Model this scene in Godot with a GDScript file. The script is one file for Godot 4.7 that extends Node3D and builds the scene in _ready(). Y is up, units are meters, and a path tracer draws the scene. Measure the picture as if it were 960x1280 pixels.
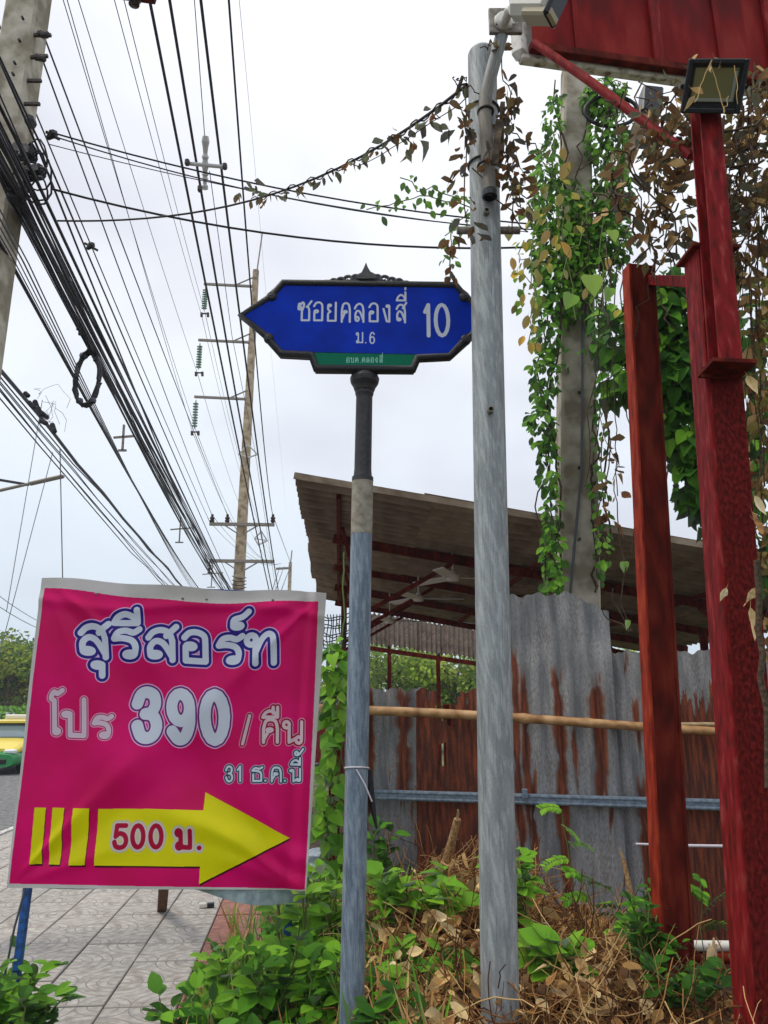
extends Node3D

# ---------------------------------------------------------------- camera model (used to turn surveyed sight lines into places)
const EYE := 1.55
const PITCH := 14.2
const FOCAL := 985.5
const PHOTO := Vector2(960, 1280)

var rng := RandomNumberGenerator.new()
var counts := {}
var M := {}

func P(px: float, py: float, d: float) -> Vector3:
	var u := (px - 480.0) / FOCAL
	var v := (640.0 - py) / FOCAL
	var c := cos(deg_to_rad(PITCH))
	var s := sin(deg_to_rad(PITCH))
	var k := d / (c - v * s)
	return Vector3(u * k, EYE + (v * c + s) * k, -d)

func PH(px: float, py: float, h: float) -> Vector3:      # the place on a sight line that is h metres up
	var a := P(px, py, 1.0)
	return P(px, py, (h - EYE) / (a.y - EYE))

func RF(l: float, y: float, d: float) -> Vector3:         # street frame: l metres across, d metres along
	return Vector3(l - 0.1 * d, y, -d)

const YAW := 0.0997

# ---------------------------------------------------------------- mesh builder
class B:
	var v := PackedVector3Array()
	var n := PackedVector3Array()
	var t := PackedVector2Array()
	func tri(a: Vector3, b: Vector3, c: Vector3, ta := Vector2.ZERO, tb := Vector2.ZERO, tc := Vector2.ZERO) -> void:
		var m := (b - a).cross(c - a).normalized()
		trin(a, b, c, m, m, m, ta, tb, tc)
	func trin(a: Vector3, b: Vector3, c: Vector3, na: Vector3, nb: Vector3, nc: Vector3, ta := Vector2.ZERO, tb := Vector2.ZERO, tc := Vector2.ZERO) -> void:
		v.append(a); v.append(c); v.append(b)
		n.append(na); n.append(nc); n.append(nb)
		t.append(ta); t.append(tc); t.append(tb)
	func quad(a: Vector3, b: Vector3, c: Vector3, d: Vector3) -> void:
		tri(a, b, c, Vector2(0, 1), Vector2(1, 1), Vector2(1, 0))
		tri(a, c, d, Vector2(0, 1), Vector2(1, 0), Vector2(0, 0))
	func box(x: Transform3D, s: Vector3, bev := 0.0) -> void:
		var h := s * 0.5
		var e := minf(bev, minf(h.x, minf(h.y, h.z)) * 0.9)
		if e <= 0.0:
			e = 0.0
		var ax := [Vector3.RIGHT, Vector3.UP, Vector3.BACK]
		for i in 3:
			for sg in [1.0, -1.0]:
				var nn: Vector3 = ax[i] * sg
				var uu: Vector3 = ax[(i + 1) % 3]
				var ww: Vector3 = ax[(i + 2) % 3] * sg
				var hu: float = h[(i + 1) % 3] - e
				var hw: float = h[(i + 2) % 3] - e
				var o: Vector3 = nn * h[i]
				quad(x * (o - uu * hu - ww * hw), x * (o + uu * hu - ww * hw), x * (o + uu * hu + ww * hw), x * (o - uu * hu + ww * hw))
		if e > 0.0:
			for i in 3:
				var ia := (i + 1) % 3
				var ib := (i + 2) % 3
				for sa in [1.0, -1.0]:
					for sb in [1.0, -1.0]:
						var a0: Vector3 = ax[ia] * sa * h[ia] + ax[ib] * sb * (h[ib] - e)
						var b0: Vector3 = ax[ia] * sa * (h[ia] - e) + ax[ib] * sb * h[ib]
						var l: Vector3 = ax[i] * (h[i] - e)
						if sa * sb > 0:
							quad(x * (a0 - l), x * (a0 + l), x * (b0 + l), x * (b0 - l)) if false else _q(x, a0, b0, l, ax[ia] * sa + ax[ib] * sb)
						else:
							_q(x, a0, b0, l, ax[ia] * sa + ax[ib] * sb)
			for sx in [1.0, -1.0]:
				for sy in [1.0, -1.0]:
					for sz in [1.0, -1.0]:
						var p := Vector3(sx * h.x, sy * (h.y - e), sz * (h.z - e))
						var q := Vector3(sx * (h.x - e), sy * h.y, sz * (h.z - e))
						var r := Vector3(sx * (h.x - e), sy * (h.y - e), sz * h.z)
						if (q - p).cross(r - p).dot(Vector3(sx, sy, sz)) > 0:
							tri(x * p, x * q, x * r)
						else:
							tri(x * p, x * r, x * q)
	func _q(x: Transform3D, a0: Vector3, b0: Vector3, l: Vector3, outward: Vector3) -> void:
		if (2.0 * l).cross(b0 - a0).dot(outward) > 0:
			quad(x * (a0 - l), x * (a0 + l), x * (b0 + l), x * (b0 - l))
		else:
			quad(x * (b0 - l), x * (b0 + l), x * (a0 + l), x * (a0 - l))
	# a bar with a rectangular section from a to b; w across, h in the direction of up
	func bar(a: Vector3, b: Vector3, w: float, h: float, up := Vector3.UP, bev := 0.0) -> void:
		var y := (b - a).normalized()
		var z := up - y * up.dot(y)
		if z.length() < 0.01:
			z = Vector3.BACK - y * Vector3.BACK.dot(y)
		z = z.normalized()
		var x := y.cross(z)
		box(Transform3D(Basis(x, y, z), (a + b) * 0.5), Vector3(w, a.distance_to(b), h), bev)
	func tube(p: PackedVector3Array, r, sides := 8, caps := true, closed := false) -> void:
		var c := p.size()
		if c < 2:
			return
		var rings := []
		var norms := []
		var nn := Vector3.ZERO
		var len := 0.0
		var lens := [0.0]
		for i in c:
			var prev: Vector3 = p[i - 1] if i > 0 else (p[c - 2] if closed else p[0])
			var next: Vector3 = p[i + 1] if i < c - 1 else (p[1] if closed else p[c - 1])
			var tg := ((next - p[i]).normalized() + (p[i] - prev).normalized()).normalized()
			if tg == Vector3.ZERO:
				tg = Vector3.UP
			if i == 0:
				nn = tg.cross(Vector3(0.31, 0.2, 0.93)).normalized()
				if absf(tg.y) < 0.9:
					nn = (Vector3.UP - tg * tg.y).normalized()
			else:
				nn = (nn - tg * nn.dot(tg)).normalized()
				len += p[i].distance_to(p[i - 1])
				lens.append(len)
			var bn := tg.cross(nn)
			var rad: float = r[i] if r is Array or r is PackedFloat32Array else r
			var miter := 1.0
			if i > 0 and i < c - 1:
				miter = 1.0 / maxf(0.5, sqrt(0.5 + 0.5 * (p[i] - prev).normalized().dot((next - p[i]).normalized())))
			var ring := PackedVector3Array()
			var rn := PackedVector3Array()
			for k in sides + 1:
				var a := TAU * k / sides
				var dr := nn * cos(a) + bn * sin(a)
				ring.append(p[i] + dr * rad * (miter if rad > 0.004 else 1.0))
				rn.append(dr)
			rings.append(ring)
			norms.append(rn)
		for i in c - 1:
			for k in sides:
				var a: Vector3 = rings[i][k]
				var b: Vector3 = rings[i][k + 1]
				var cc: Vector3 = rings[i + 1][k + 1]
				var d: Vector3 = rings[i + 1][k]
				var u0 := float(k) / sides
				var u1 := float(k + 1) / sides
				trin(a, b, cc, norms[i][k], norms[i][k + 1], norms[i + 1][k + 1], Vector2(u0, lens[i]), Vector2(u1, lens[i]), Vector2(u1, lens[i + 1]))
				trin(a, cc, d, norms[i][k], norms[i + 1][k + 1], norms[i + 1][k], Vector2(u0, lens[i]), Vector2(u1, lens[i + 1]), Vector2(u0, lens[i + 1]))
		if caps and not closed:
			for k in sides:
				tri(p[0], rings[0][k + 1], rings[0][k])
				tri(p[c - 1], rings[c - 1][k], rings[c - 1][k + 1])
	# a turned shape about the y axis of x: profile of (radius, height), from bottom to top
	func lathe(x: Transform3D, prof: Array, sides := 16) -> void:
		for i in prof.size() - 1:
			var p0: Vector2 = prof[i]
			var p1: Vector2 = prof[i + 1]
			var e := p1 - p0
			var nr := Vector2(e.y, -e.x).normalized()
			for k in sides:
				var a0 := TAU * k / sides
				var a1 := TAU * (k + 1) / sides
				var d0 := Vector3(cos(a0), 0, -sin(a0))
				var d1 := Vector3(cos(a1), 0, -sin(a1))
				var n0 := x.basis * (d0 * nr.x + Vector3.UP * nr.y)
				var n1 := x.basis * (d1 * nr.x + Vector3.UP * nr.y)
				var A := x * (d0 * p0.x + Vector3.UP * p0.y)
				var Bq := x * (d1 * p0.x + Vector3.UP * p0.y)
				var C := x * (d1 * p1.x + Vector3.UP * p1.y)
				var D := x * (d0 * p1.x + Vector3.UP * p1.y)
				if p0.x > 1e-5:
					trin(A, Bq, C, n0, n1, n1, Vector2(float(k) / sides, p0.y), Vector2(float(k + 1) / sides, p0.y), Vector2(float(k + 1) / sides, p1.y))
				if p1.x > 1e-5:
					trin(A, C, D, n0, n1, n0, Vector2(float(k) / sides, p0.y), Vector2(float(k + 1) / sides, p1.y), Vector2(float(k) / sides, p1.y))
	# an extruded outline in the xy plane of x, from z0 (back) to z1 (front)
	func prism(x: Transform3D, poly: PackedVector2Array, z0: float, z1: float, uv := Rect2(0, 0, 1, 1)) -> void:
		var pl := poly.duplicate()
		if Geometry2D.is_polygon_clockwise(pl):
			pl.reverse()
		var ix := Geometry2D.triangulate_polygon(pl)
		for i in range(0, ix.size(), 3):
			var q := [pl[ix[i]], pl[ix[i + 1]], pl[ix[i + 2]]]
			if (q[1] - q[0]).cross(q[2] - q[0]) < 0:
				q = [q[0], q[2], q[1]]
			var w := []
			for k in 3:
				w.append(Vector2((q[k].x - uv.position.x) / uv.size.x, 1.0 - (q[k].y - uv.position.y) / uv.size.y))
			tri(x * Vector3(q[0].x, q[0].y, z1), x * Vector3(q[1].x, q[1].y, z1), x * Vector3(q[2].x, q[2].y, z1), w[0], w[1], w[2])
			tri(x * Vector3(q[0].x, q[0].y, z0), x * Vector3(q[2].x, q[2].y, z0), x * Vector3(q[1].x, q[1].y, z0), w[0], w[2], w[1])
		for i in pl.size():
			var a := pl[i]
			var b := pl[(i + 1) % pl.size()]
			quad(x * Vector3(a.x, a.y, z0), x * Vector3(b.x, b.y, z0), x * Vector3(b.x, b.y, z1), x * Vector3(a.x, a.y, z1))
	# a sheet of (nx+1)*(ny+1) points, point (i, j) given row by row with v growing; smooth normals; skip cells in holes
	func sheet(pts: PackedVector3Array, nx: int, ny: int, uvs := PackedVector2Array(), holes := {}) -> void:
		var w := nx + 1
		var nm := PackedVector3Array()
		nm.resize(pts.size())
		for j in ny + 1:
			for i in w:
				var l := pts[j * w + maxi(i - 1, 0)]
				var r := pts[j * w + mini(i + 1, nx)]
				var u := pts[maxi(j - 1, 0) * w + i]
				var d := pts[mini(j + 1, ny) * w + i]
				nm[j * w + i] = (r - l).cross(u - d).normalized()
		for j in ny:
			for i in nx:
				if holes.has(Vector2i(i, j)):
					continue
				var a := j * w + i
				var b := a + 1
				var c := a + w + 1
				var d := a + w
				var f := func(q: int) -> Vector2: return uvs[q] if uvs.size() else Vector2(float(q % w) / nx, float(q / w) / ny)
				trin(pts[d], pts[c], pts[b], nm[d], nm[c], nm[b], f.call(d), f.call(c), f.call(b))
				trin(pts[d], pts[b], pts[a], nm[d], nm[b], nm[a], f.call(d), f.call(b), f.call(a))
	func mesh(m: Material = null) -> ArrayMesh:
		var a := []
		a.resize(Mesh.ARRAY_MAX)
		a[Mesh.ARRAY_VERTEX] = v
		a[Mesh.ARRAY_NORMAL] = n
		a[Mesh.ARRAY_TEX_UV] = t
		var o := ArrayMesh.new()
		o.add_surface_from_arrays(Mesh.PRIMITIVE_TRIANGLES, a)
		if m:
			o.surface_set_material(0, m)
		return o

# ---------------------------------------------------------------- naming and tagging
func numbered(called: String) -> String:
	var c: int = counts.get(called, 0)
	counts[called] = c + 1
	return called if c == 0 else "%s_%03d" % [called, c]

func child_name(parent: Node, called: String) -> String:
	var key := "%d %s" % [parent.get_instance_id(), called]
	var c: int = counts.get(key, 0)
	counts[key] = c + 1
	return called if c == 0 else "%s_%03d" % [called, c]

func thing(called: String, label: String, category: String, at := Vector3.ZERO, group := "") -> Node3D:
	var o := Node3D.new()
	o.name = numbered(called)
	add_child(o)
	o.position = at
	tag(o, label, category, group)
	return o

func tag(o: Node, label: String, category: String, group := "") -> void:
	o.set_meta("label", label)
	o.set_meta("category", category)
	if group:
		o.set_meta("group", group)

# commits a builder as one named mesh; places are world places, so a child is shifted back by where its thing stands
func obj(called: String, b: B, m: Material, parent: Node3D = null) -> MeshInstance3D:
	var o := MeshInstance3D.new()
	o.mesh = b.mesh(m)
	if parent:
		o.name = child_name(parent, called)
		parent.add_child(o)
		var p: Node3D = parent
		var off := Vector3.ZERO
		while p != self:
			off += p.position
			p = p.get_parent()
		o.position = -off
	else:
		o.name = numbered(called)
		add_child(o)
	return o

func piece(called: String, mesh: Mesh, x: Transform3D, parent: Node3D) -> MeshInstance3D:
	var o := MeshInstance3D.new()
	o.mesh = mesh
	o.name = child_name(parent, called)
	parent.add_child(o)
	o.transform = x.translated(-parent.position)
	return o

func scatter(called: String, mesh: Mesh, xs: Array, parent: Node3D) -> void:
	if xs.is_empty():
		return
	var mm := MultiMesh.new()
	mm.transform_format = MultiMesh.TRANSFORM_3D
	mm.mesh = mesh
	mm.instance_count = xs.size()
	for i in xs.size():
		mm.set_instance_transform(i, (xs[i] as Transform3D).translated(-parent.position) if parent != self else xs[i])
	var o := MultiMeshInstance3D.new()
	o.multimesh = mm
	o.name = child_name(parent, called)
	o.set_meta("kind", "stuff")
	parent.add_child(o)

func structure(o: Node) -> void:
	o.set_meta("kind", "structure")

func rf(a: float, b: float) -> float:
	return rng.randf_range(a, b)

func rv(s: float) -> Vector3:
	return Vector3(rf(-s, s), rf(-s, s), rf(-s, s))

# ---------------------------------------------------------------- materials
func srgb(r: float, g: float, b: float) -> Color:
	return Color(r / 255.0, g / 255.0, b / 255.0)

func flat(c: Color, rough := 0.7, metal := 0.0) -> StandardMaterial3D:
	var m := StandardMaterial3D.new()
	m.albedo_color = c
	m.roughness = rough
	m.metallic = metal
	return m

func noise_tex(seed_: int, freq: float, stops: Array, type := FastNoiseLite.TYPE_SIMPLEX_SMOOTH, oct := 5, size := 512) -> NoiseTexture2D:
	var f := FastNoiseLite.new()
	f.seed = seed_
	f.noise_type = type
	f.frequency = freq
	f.fractal_octaves = oct
	var t := NoiseTexture2D.new()
	t.width = size
	t.height = size
	t.seamless = true
	t.noise = f
	if stops.size():
		var g := Gradient.new()
		var of := PackedFloat32Array()
		var cs := PackedColorArray()
		for s in stops:
			of.append(s[0])
			cs.append(s[1])
		g.offsets = of
		g.colors = cs
		t.color_ramp = g
	return t

func noisy(seed_: int, freq: float, stops: Array, metres: float, rough := 0.8, relief := 0.0, metal := 0.0, oct := 5) -> StandardMaterial3D:
	var m := StandardMaterial3D.new()
	m.albedo_texture = noise_tex(seed_, freq, stops, FastNoiseLite.TYPE_SIMPLEX_SMOOTH, oct)
	m.uv1_triplanar = true
	m.uv1_world_triplanar = true
	m.uv1_scale = Vector3.ONE / metres
	m.roughness = rough
	m.metallic = metal
	if relief > 0.0:
		m.heightmap_enabled = true
		m.heightmap_texture = noise_tex(seed_, freq, [], FastNoiseLite.TYPE_SIMPLEX_SMOOTH, oct)
		m.heightmap_scale = relief
	return m

func leaf_mat(c: Color, light := 0.35, rough := 0.5) -> StandardMaterial3D:
	var m := flat(c, rough)
	m.backlight_enabled = true
	m.backlight = Color(light, light, light)
	m.metallic_specular = 0.2
	return m

# ---------------------------------------------------------------- lettering: letters are strokes, drawn by distance
# c = ring (x y r), e = ellipse (x y rx ry), s = smooth stroke, l = straight stroke; unit box, y up from the baseline
var GLYPH := {
	"อ": "s .08,.78 .28,.94 .58,.97 .84,.86 .88,.6;l .88,.6 .88,.07 .12,.07 .12,.5;c .3 .52 .16",
	"ส": "s .06,.7 .22,.86 .5,.92 .76,.82 .86,.58;l .86,.6 .86,.03;c .28 .18 .15;s .13,.18 .12,.42 .28,.58 .48,.56 .64,.42 .86,.1;l .66,.74 1.0,1.02",
	"ล": "s .06,.7 .22,.86 .5,.94 .76,.84 .86,.58;l .86,.6 .86,.03;c .28 .18 .15;s .13,.18 .12,.42 .28,.58 .48,.56 .64,.42 .86,.1",
	"ร": "s .95,.94 .75,.84 .5,.9 .25,.85 .1,.64;s .1,.64 .4,.66 .7,.58 .82,.38 .79,.16;c .62 .15 .16",
	"ท": "c .17 .77 .15;l .31,.77 .31,.02;s .31,.35 .5,.75 .7,.93 .86,.87 .9,.65;l .9,.65 .9,.02",
	"น": "c .15 .83 .14;l .28,.83 .28,.06 .64,.25;c .73 .16 .14;l .87,.97 .87,.15",
	"ม": "c .14 .85 .13;l .27,.85 .27,.15;c .18 .14 .13;l .27,.08 .86,.06 .86,.97",
	"ซ": "c .1 .68 .11;s .0,.72 .06,.9 .2,.86 .32,.96 .44,.88 .4,.72 .28,.52;l .28,.52 .28,.06 .88,.06 .88,.5;s .88,.5 .82,.68 .66,.74;l .74,.76 1.04,1.02",
	"ย": "c .27 .83 .13;s .14,.83 .14,.64 .36,.52;s .36,.52 .15,.42 .13,.2;l .13,.2 .13,.06 .87,.06 .87,.97",
	"ค": "l .12,.02 .12,.58;s .12,.58 .24,.88 .5,.96 .78,.88 .89,.58;l .89,.58 .89,.02;c .45 .52 .14;l .14,.14 .36,.42",
	"ต": "l .12,.02 .12,.6;s .12,.6 .28,.92 .5,.82 .72,.92 .89,.6;l .89,.6 .89,.02;c .45 .5 .14;l .14,.14 .36,.4",
	"ง": "c .52 .84 .13;l .66,.84 .66,.06 .42,.08 .1,.7",
	"บ": "c .15 .84 .14;l .28,.84 .28,.06 .87,.06 .87,.97",
	"ป": "c .15 .84 .14;l .28,.84 .28,.06 .87,.06 .87,1.42",
	"โ": "c .5 .17 .17;l .35,.17 .35,1.3;s .35,1.3 .1,1.4 .32,1.62 .62,1.56 1.0,1.68",
	"ธ": "s .96,.97 .7,.88 .35,.93 .12,.76;s .12,.76 .45,.74 .8,.64 .88,.42;l .88,.42 .88,.06 .2,.06 .2,.5",
	"ี": "s .08,1.14 .22,1.32 .5,1.42 .78,1.32 .9,1.14;l .08,1.14 .92,1.14 .92,1.55",
	"ื": "s .08,1.14 .22,1.32 .5,1.42 .78,1.32 .9,1.14;l .08,1.14 .94,1.14 .94,1.58;l .68,1.32 .68,1.58",
	"่": "l .92,1.7 .92,1.86",
	"้": "c .56 1.72 .12;s .66,1.62 .84,1.72 1.12,2.0",
	"์": "c .78 1.28 .15;s .63,1.3 .68,1.5 .98,1.58 1.2,1.74",
	"ุ": "c .6 -.22 .13;l .74,-.2 .74,-.52",
	"0": "e .5 .5 .36 .47",
	"1": "l .62,.02 .62,.96 .3,.74",
	"3": "s .1,.74 .25,.93 .5,.98 .77,.9 .82,.7 .64,.55 .42,.52;s .42,.52 .72,.48 .88,.28 .76,.08 .5,.01 .24,.07 .1,.27",
	"5": "l .84,.97 .26,.97 .18,.5;s .18,.5 .45,.63 .76,.54 .87,.31 .74,.09 .46,.02 .2,.08 .1,.26",
	"6": "e .5 .31 .36 .29;s .14,.35 .16,.66 .34,.92 .6,.98 .84,.82",
	"9": "e .5 .69 .36 .29;s .86,.65 .84,.34 .66,.08 .4,.02 .16,.18",
	"/": "l .2,-.05 .8,1.05",
	".": "l .3,.07 .34,.07",
}

func glyph_lines(ch: String) -> Array:
	var out := []
	for op in (GLYPH[ch] as String).split(";"):
		var w := op.split(" ")
		var pts := PackedVector2Array()
		if w[0] == "c" or w[0] == "e":
			var rx := w[3].to_float()
			var ry := w[4].to_float() if w[0] == "e" else rx
			for k in 17:
				var a := TAU * k / 16.0
				pts.append(Vector2(w[1].to_float() + rx * cos(a), w[2].to_float() + ry * sin(a)))
			out.append([w[0], pts])
			continue
		for k in range(1, w.size()):
			var xy := w[k].split(",")
			pts.append(Vector2(xy[0].to_float(), xy[1].to_float()))
		if w[0] == "s":
			var sm := PackedVector2Array()
			for i in pts.size() - 1:
				var p0 := pts[maxi(i - 1, 0)]
				var p3 := pts[mini(i + 2, pts.size() - 1)]
				for k in 5:
					sm.append(pts[i].cubic_interpolate(pts[i + 1], p0, p3, k / 5.0))
			sm.append(pts[pts.size() - 1])
			pts = sm
		out.append([w[0], pts])
	return out

# items: [letter, x0, y_base, width, height] in the units that to_tex turns into pixels; bands: [[distance, colour], ...] widest first
func letter(img: Image, items: Array, to_tex: Callable, bands: Array, slant := 0.0) -> void:
	var segs := PackedVector2Array()
	for it in items:
		for ln in glyph_lines(it[0]):
			var q := PackedVector2Array()
			var ring: bool = ln[0] == "c"
			var mid := Vector2.ZERO
			if ring:
				for p in ln[1]:
					mid += p / 17.0
			for p in ln[1]:
				var g: Vector2 = p
				if ring and it[3] < it[4] * 0.9:      # rings stay round in narrow letters
					g.y = mid.y + (g.y - mid.y) * lerpf(it[3] / it[4], 1.0, 0.35)
				q.append(to_tex.call(Vector2(it[1] + (g.x + slant * g.y) * it[3], it[2] - g.y * it[4])))
			for i in q.size() - 1:
				segs.append(q[i])
				segs.append(q[i + 1])
	var most: float = bands[0][0] + 1.5
	var lo := Vector2(1e9, 1e9)
	var hi := -lo
	for p in segs:
		lo = lo.min(p)
		hi = hi.max(p)
	var x0 := maxi(0, int(lo.x - most))
	var y0 := maxi(0, int(lo.y - most))
	var w := mini(img.get_width() - 1, int(hi.x + most)) - x0 + 1
	var h := mini(img.get_height() - 1, int(hi.y + most)) - y0 + 1
	var field := PackedFloat32Array()
	field.resize(w * h)
	field.fill(1e9)
	for s in range(0, segs.size(), 2):
		var a := segs[s]
		var ab := segs[s + 1] - a
		var ll := maxf(ab.length_squared(), 1e-6)
		var c := segs[s + 1]
		var xa := maxi(0, int(minf(a.x, c.x) - most) - x0)
		var xb := mini(w - 1, int(maxf(a.x, c.x) + most) - x0)
		var ya := maxi(0, int(minf(a.y, c.y) - most) - y0)
		var yb := mini(h - 1, int(maxf(a.y, c.y) + most) - y0)
		for y in range(ya, yb + 1):
			var py := y + y0 + 0.5 - a.y
			for x in range(xa, xb + 1):
				var px := x + x0 + 0.5 - a.x
				var t := clampf((px * ab.x + py * ab.y) / ll, 0.0, 1.0)
				var ex := px - ab.x * t
				var ey := py - ab.y * t
				var dd := ex * ex + ey * ey
				if dd < field[y * w + x]:
					field[y * w + x] = dd
	for y in h:
		for x in w:
			var dd := field[y * w + x]
			if dd < most * most:
				var d := sqrt(dd)
				var col := img.get_pixel(x + x0, y + y0)
				for b in bands:
					col = col.lerp(b[1], clampf(b[0] - d + 0.5, 0.0, 1.0))
				img.set_pixel(x + x0, y + y0, col)

# ---------------------------------------------------------------- sky, light, camera
func make_view() -> void:
	var cam := Camera3D.new()
	cam.name = "camera"
	add_child(cam)
	cam.position = Vector3(0, EYE, 0)
	cam.rotation_degrees = Vector3(PITCH, 0, 0)
	cam.fov = rad_to_deg(2.0 * atan(640.0 / FOCAL))
	cam.near = 0.05
	cam.far = 2000.0
	cam.current = true
	var W := 768
	var H := 384
	var img := Image.create(W, H, false, Image.FORMAT_RGBF)
	var f := FastNoiseLite.new()
	f.seed = 11
	f.noise_type = FastNoiseLite.TYPE_SIMPLEX_SMOOTH
	f.frequency = 1.15
	f.fractal_octaves = 5
	for y in H:
		var el := PI * (0.5 - (y + 0.5) / H)
		for x in W:
			var az := TAU * (x + 0.5) / W
			var dir := Vector3(cos(el) * sin(az), sin(el), cos(el) * cos(az))
			var c: Color
			if el < 0.0:
				c = Color(0.3, 0.3, 0.28)
			else:
				var q := dir / (dir.y + 0.35)
				var n := f.get_noise_3d(q.x, q.y * 0.5 + 3.0, q.z) * 0.5 + 0.5
				n = smoothstep(0.3, 0.68, n)
				var low := Color(0.62, 0.71, 0.80)
				var hi := Color(0.83, 0.855, 0.91)
				c = low.lerp(hi, smoothstep(0.02, 0.6, dir.y))
				var dark := Color(0.57, 0.59, 0.665)
				c = c.lerp(dark, (1.0 - n) * 0.75 * smoothstep(0.0, 0.2, dir.y))
			img.set_pixel(x, y, c)
	var sm := PanoramaSkyMaterial.new()
	sm.panorama = ImageTexture.create_from_image(img)
	sm.energy_multiplier = 1.0
	var sky := Sky.new()
	sky.sky_material = sm
	var e := Environment.new()
	e.background_mode = Environment.BG_SKY
	e.sky = sky
	e.tonemap_mode = Environment.TONE_MAPPER_LINEAR
	e.tonemap_exposure = 1.27
	e.sdfgi_enabled = true
	e.ssao_enabled = true
	e.ssil_enabled = true
	e.fog_enabled = true
	e.fog_density = 0.0012
	e.fog_light_color = Color(0.86, 0.9, 0.95)
	var we := WorldEnvironment.new()
	we.name = "environment"
	we.environment = e
	add_child(we)
	var sun := DirectionalLight3D.new()
	sun.name = "sun"
	add_child(sun)
	sun.look_at_from_position(Vector3(-5.0, 9.0, 0.5), Vector3.ZERO)
	sun.light_energy = 0.5
	sun.light_angular_distance = 18.0
	sun.light_color = Color(1.0, 0.96, 0.9)
	sun.shadow_enabled = true

# ---------------------------------------------------------------- textures made of pixels
func galv_image(seed_: int, w: int, h: int, dark: Color, mid: Color, light: Color, spangle := 0.5) -> Image:
	var img := Image.create(w, h, false, Image.FORMAT_RGB8)
	var a := FastNoiseLite.new()
	a.seed = seed_
	a.frequency = 1.0
	a.fractal_octaves = 3
	var b := FastNoiseLite.new()
	b.seed = seed_ + 7
	b.frequency = 1.0
	b.fractal_octaves = 4
	for y in h:
		for x in w:
			var th := TAU * x / w
			var p := Vector3(cos(th), sin(th), 0.0) * 1.9
			var v := y * 13.0 / w
			# slanted dashes: a noise stretched along a helix
			var n := a.get_noise_3d(p.x * 1.5 + v * 0.5, p.y * 1.5 - v * 0.5, v * 0.42)
			var m := b.get_noise_3d(p.x * 0.7, p.y * 0.7, v * 0.3)
			var c := dark.lerp(mid, clampf(0.5 + m * 1.1 + n * 0.5, 0, 1))
			c = c.lerp(light, smoothstep(-0.05, 0.45, n + m * 0.3) * spangle)
			var fine := b.get_noise_3d(p.x * 14.0, p.y * 14.0, v * 9.0)
			c = c.lerp(light if fine > 0.0 else dark.darkened(0.25), clampf(absf(fine) * 0.55 - 0.04, 0.0, 0.3))
			var drip := a.get_noise_3d(p.x * 5.0 + 30.0, p.y * 5.0, v * 0.22)
			c = c.lerp(dark.darkened(0.3), smoothstep(0.22, 0.5, drip) * 0.45)
			var low_dirt := smoothstep(0.16, 0.06, float(y) / h + 0.05 * b.get_noise_3d(p.x * 3.0, p.y * 3.0, v))
			c = c.lerp(srgb(112, 94, 72), low_dirt * 0.5)
			img.set_pixel(x, y, c)
	return img

# zinc sheet with rust: streaks [centre, half width, from, to] as shares of the sheet; base = how rusty the whole of it is
func rust_image(seed_: int, streaks: Array, base: float, w := 192, h := 384, top_clean := 0.0) -> Image:
	var img := Image.create(w, h, false, Image.FORMAT_RGB8)
	var a := FastNoiseLite.new()
	a.seed = seed_
	a.frequency = 1.0
	a.fractal_octaves = 4
	for y in h:
		var v := float(y) / h
		for x in w:
			var u := float(x) / w
			var n := a.get_noise_2d(u * 5.0, v * 3.0)
			var n2 := a.get_noise_2d(u * 22.0 + 40.0, v * 6.0)
			var n3 := a.get_noise_2d(u * 60.0 + 90.0, v * 60.0)
			var zinc := srgb(112, 114, 117).lerp(srgb(166, 167, 168), clampf(0.5 + n * 0.9 + n2 * 0.35, 0, 1))
			zinc = zinc.lerp(srgb(92, 82, 76), clampf(n3 * 0.8 + maxf(0.0, n - 0.1), 0, 0.45))
			var r := base + n * 0.5 + n2 * 0.45 + 0.42 * smoothstep(0.35, 1.0, v)
			if top_clean > 0.0:
				r = lerpf(-0.6, r, smoothstep(top_clean - 0.03, top_clean + 0.1, v + n2 * 0.08))
			r = smoothstep(0.34, 0.66, r)
			for s in streaks:
				var e: float = s[1] * (1.0 + 0.7 * a.get_noise_2d(s[0] * 77.0, v * 9.0) + 0.5 * n2)
				var k := 1.0 - smoothstep(e * 0.45, e * 1.25, absf(u - s[0] + 0.02 * a.get_noise_2d(v * 8.0, s[0] * 31.0)))
				k *= smoothstep(s[2] - 0.015, s[2] + 0.03, v + n2 * 0.05) * (1.0 - smoothstep(s[3] - 0.05, s[3] + 0.02, v + n2 * 0.07))
				r = maxf(r, k)
			var rust := srgb(66, 30, 18).lerp(srgb(146, 70, 36), clampf(0.45 + n2 * 0.9 + n3 * 0.3, 0, 1))
			img.set_pixel(x, y, zinc.lerp(rust, clampf(r, 0, 1)))
	return img

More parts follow.
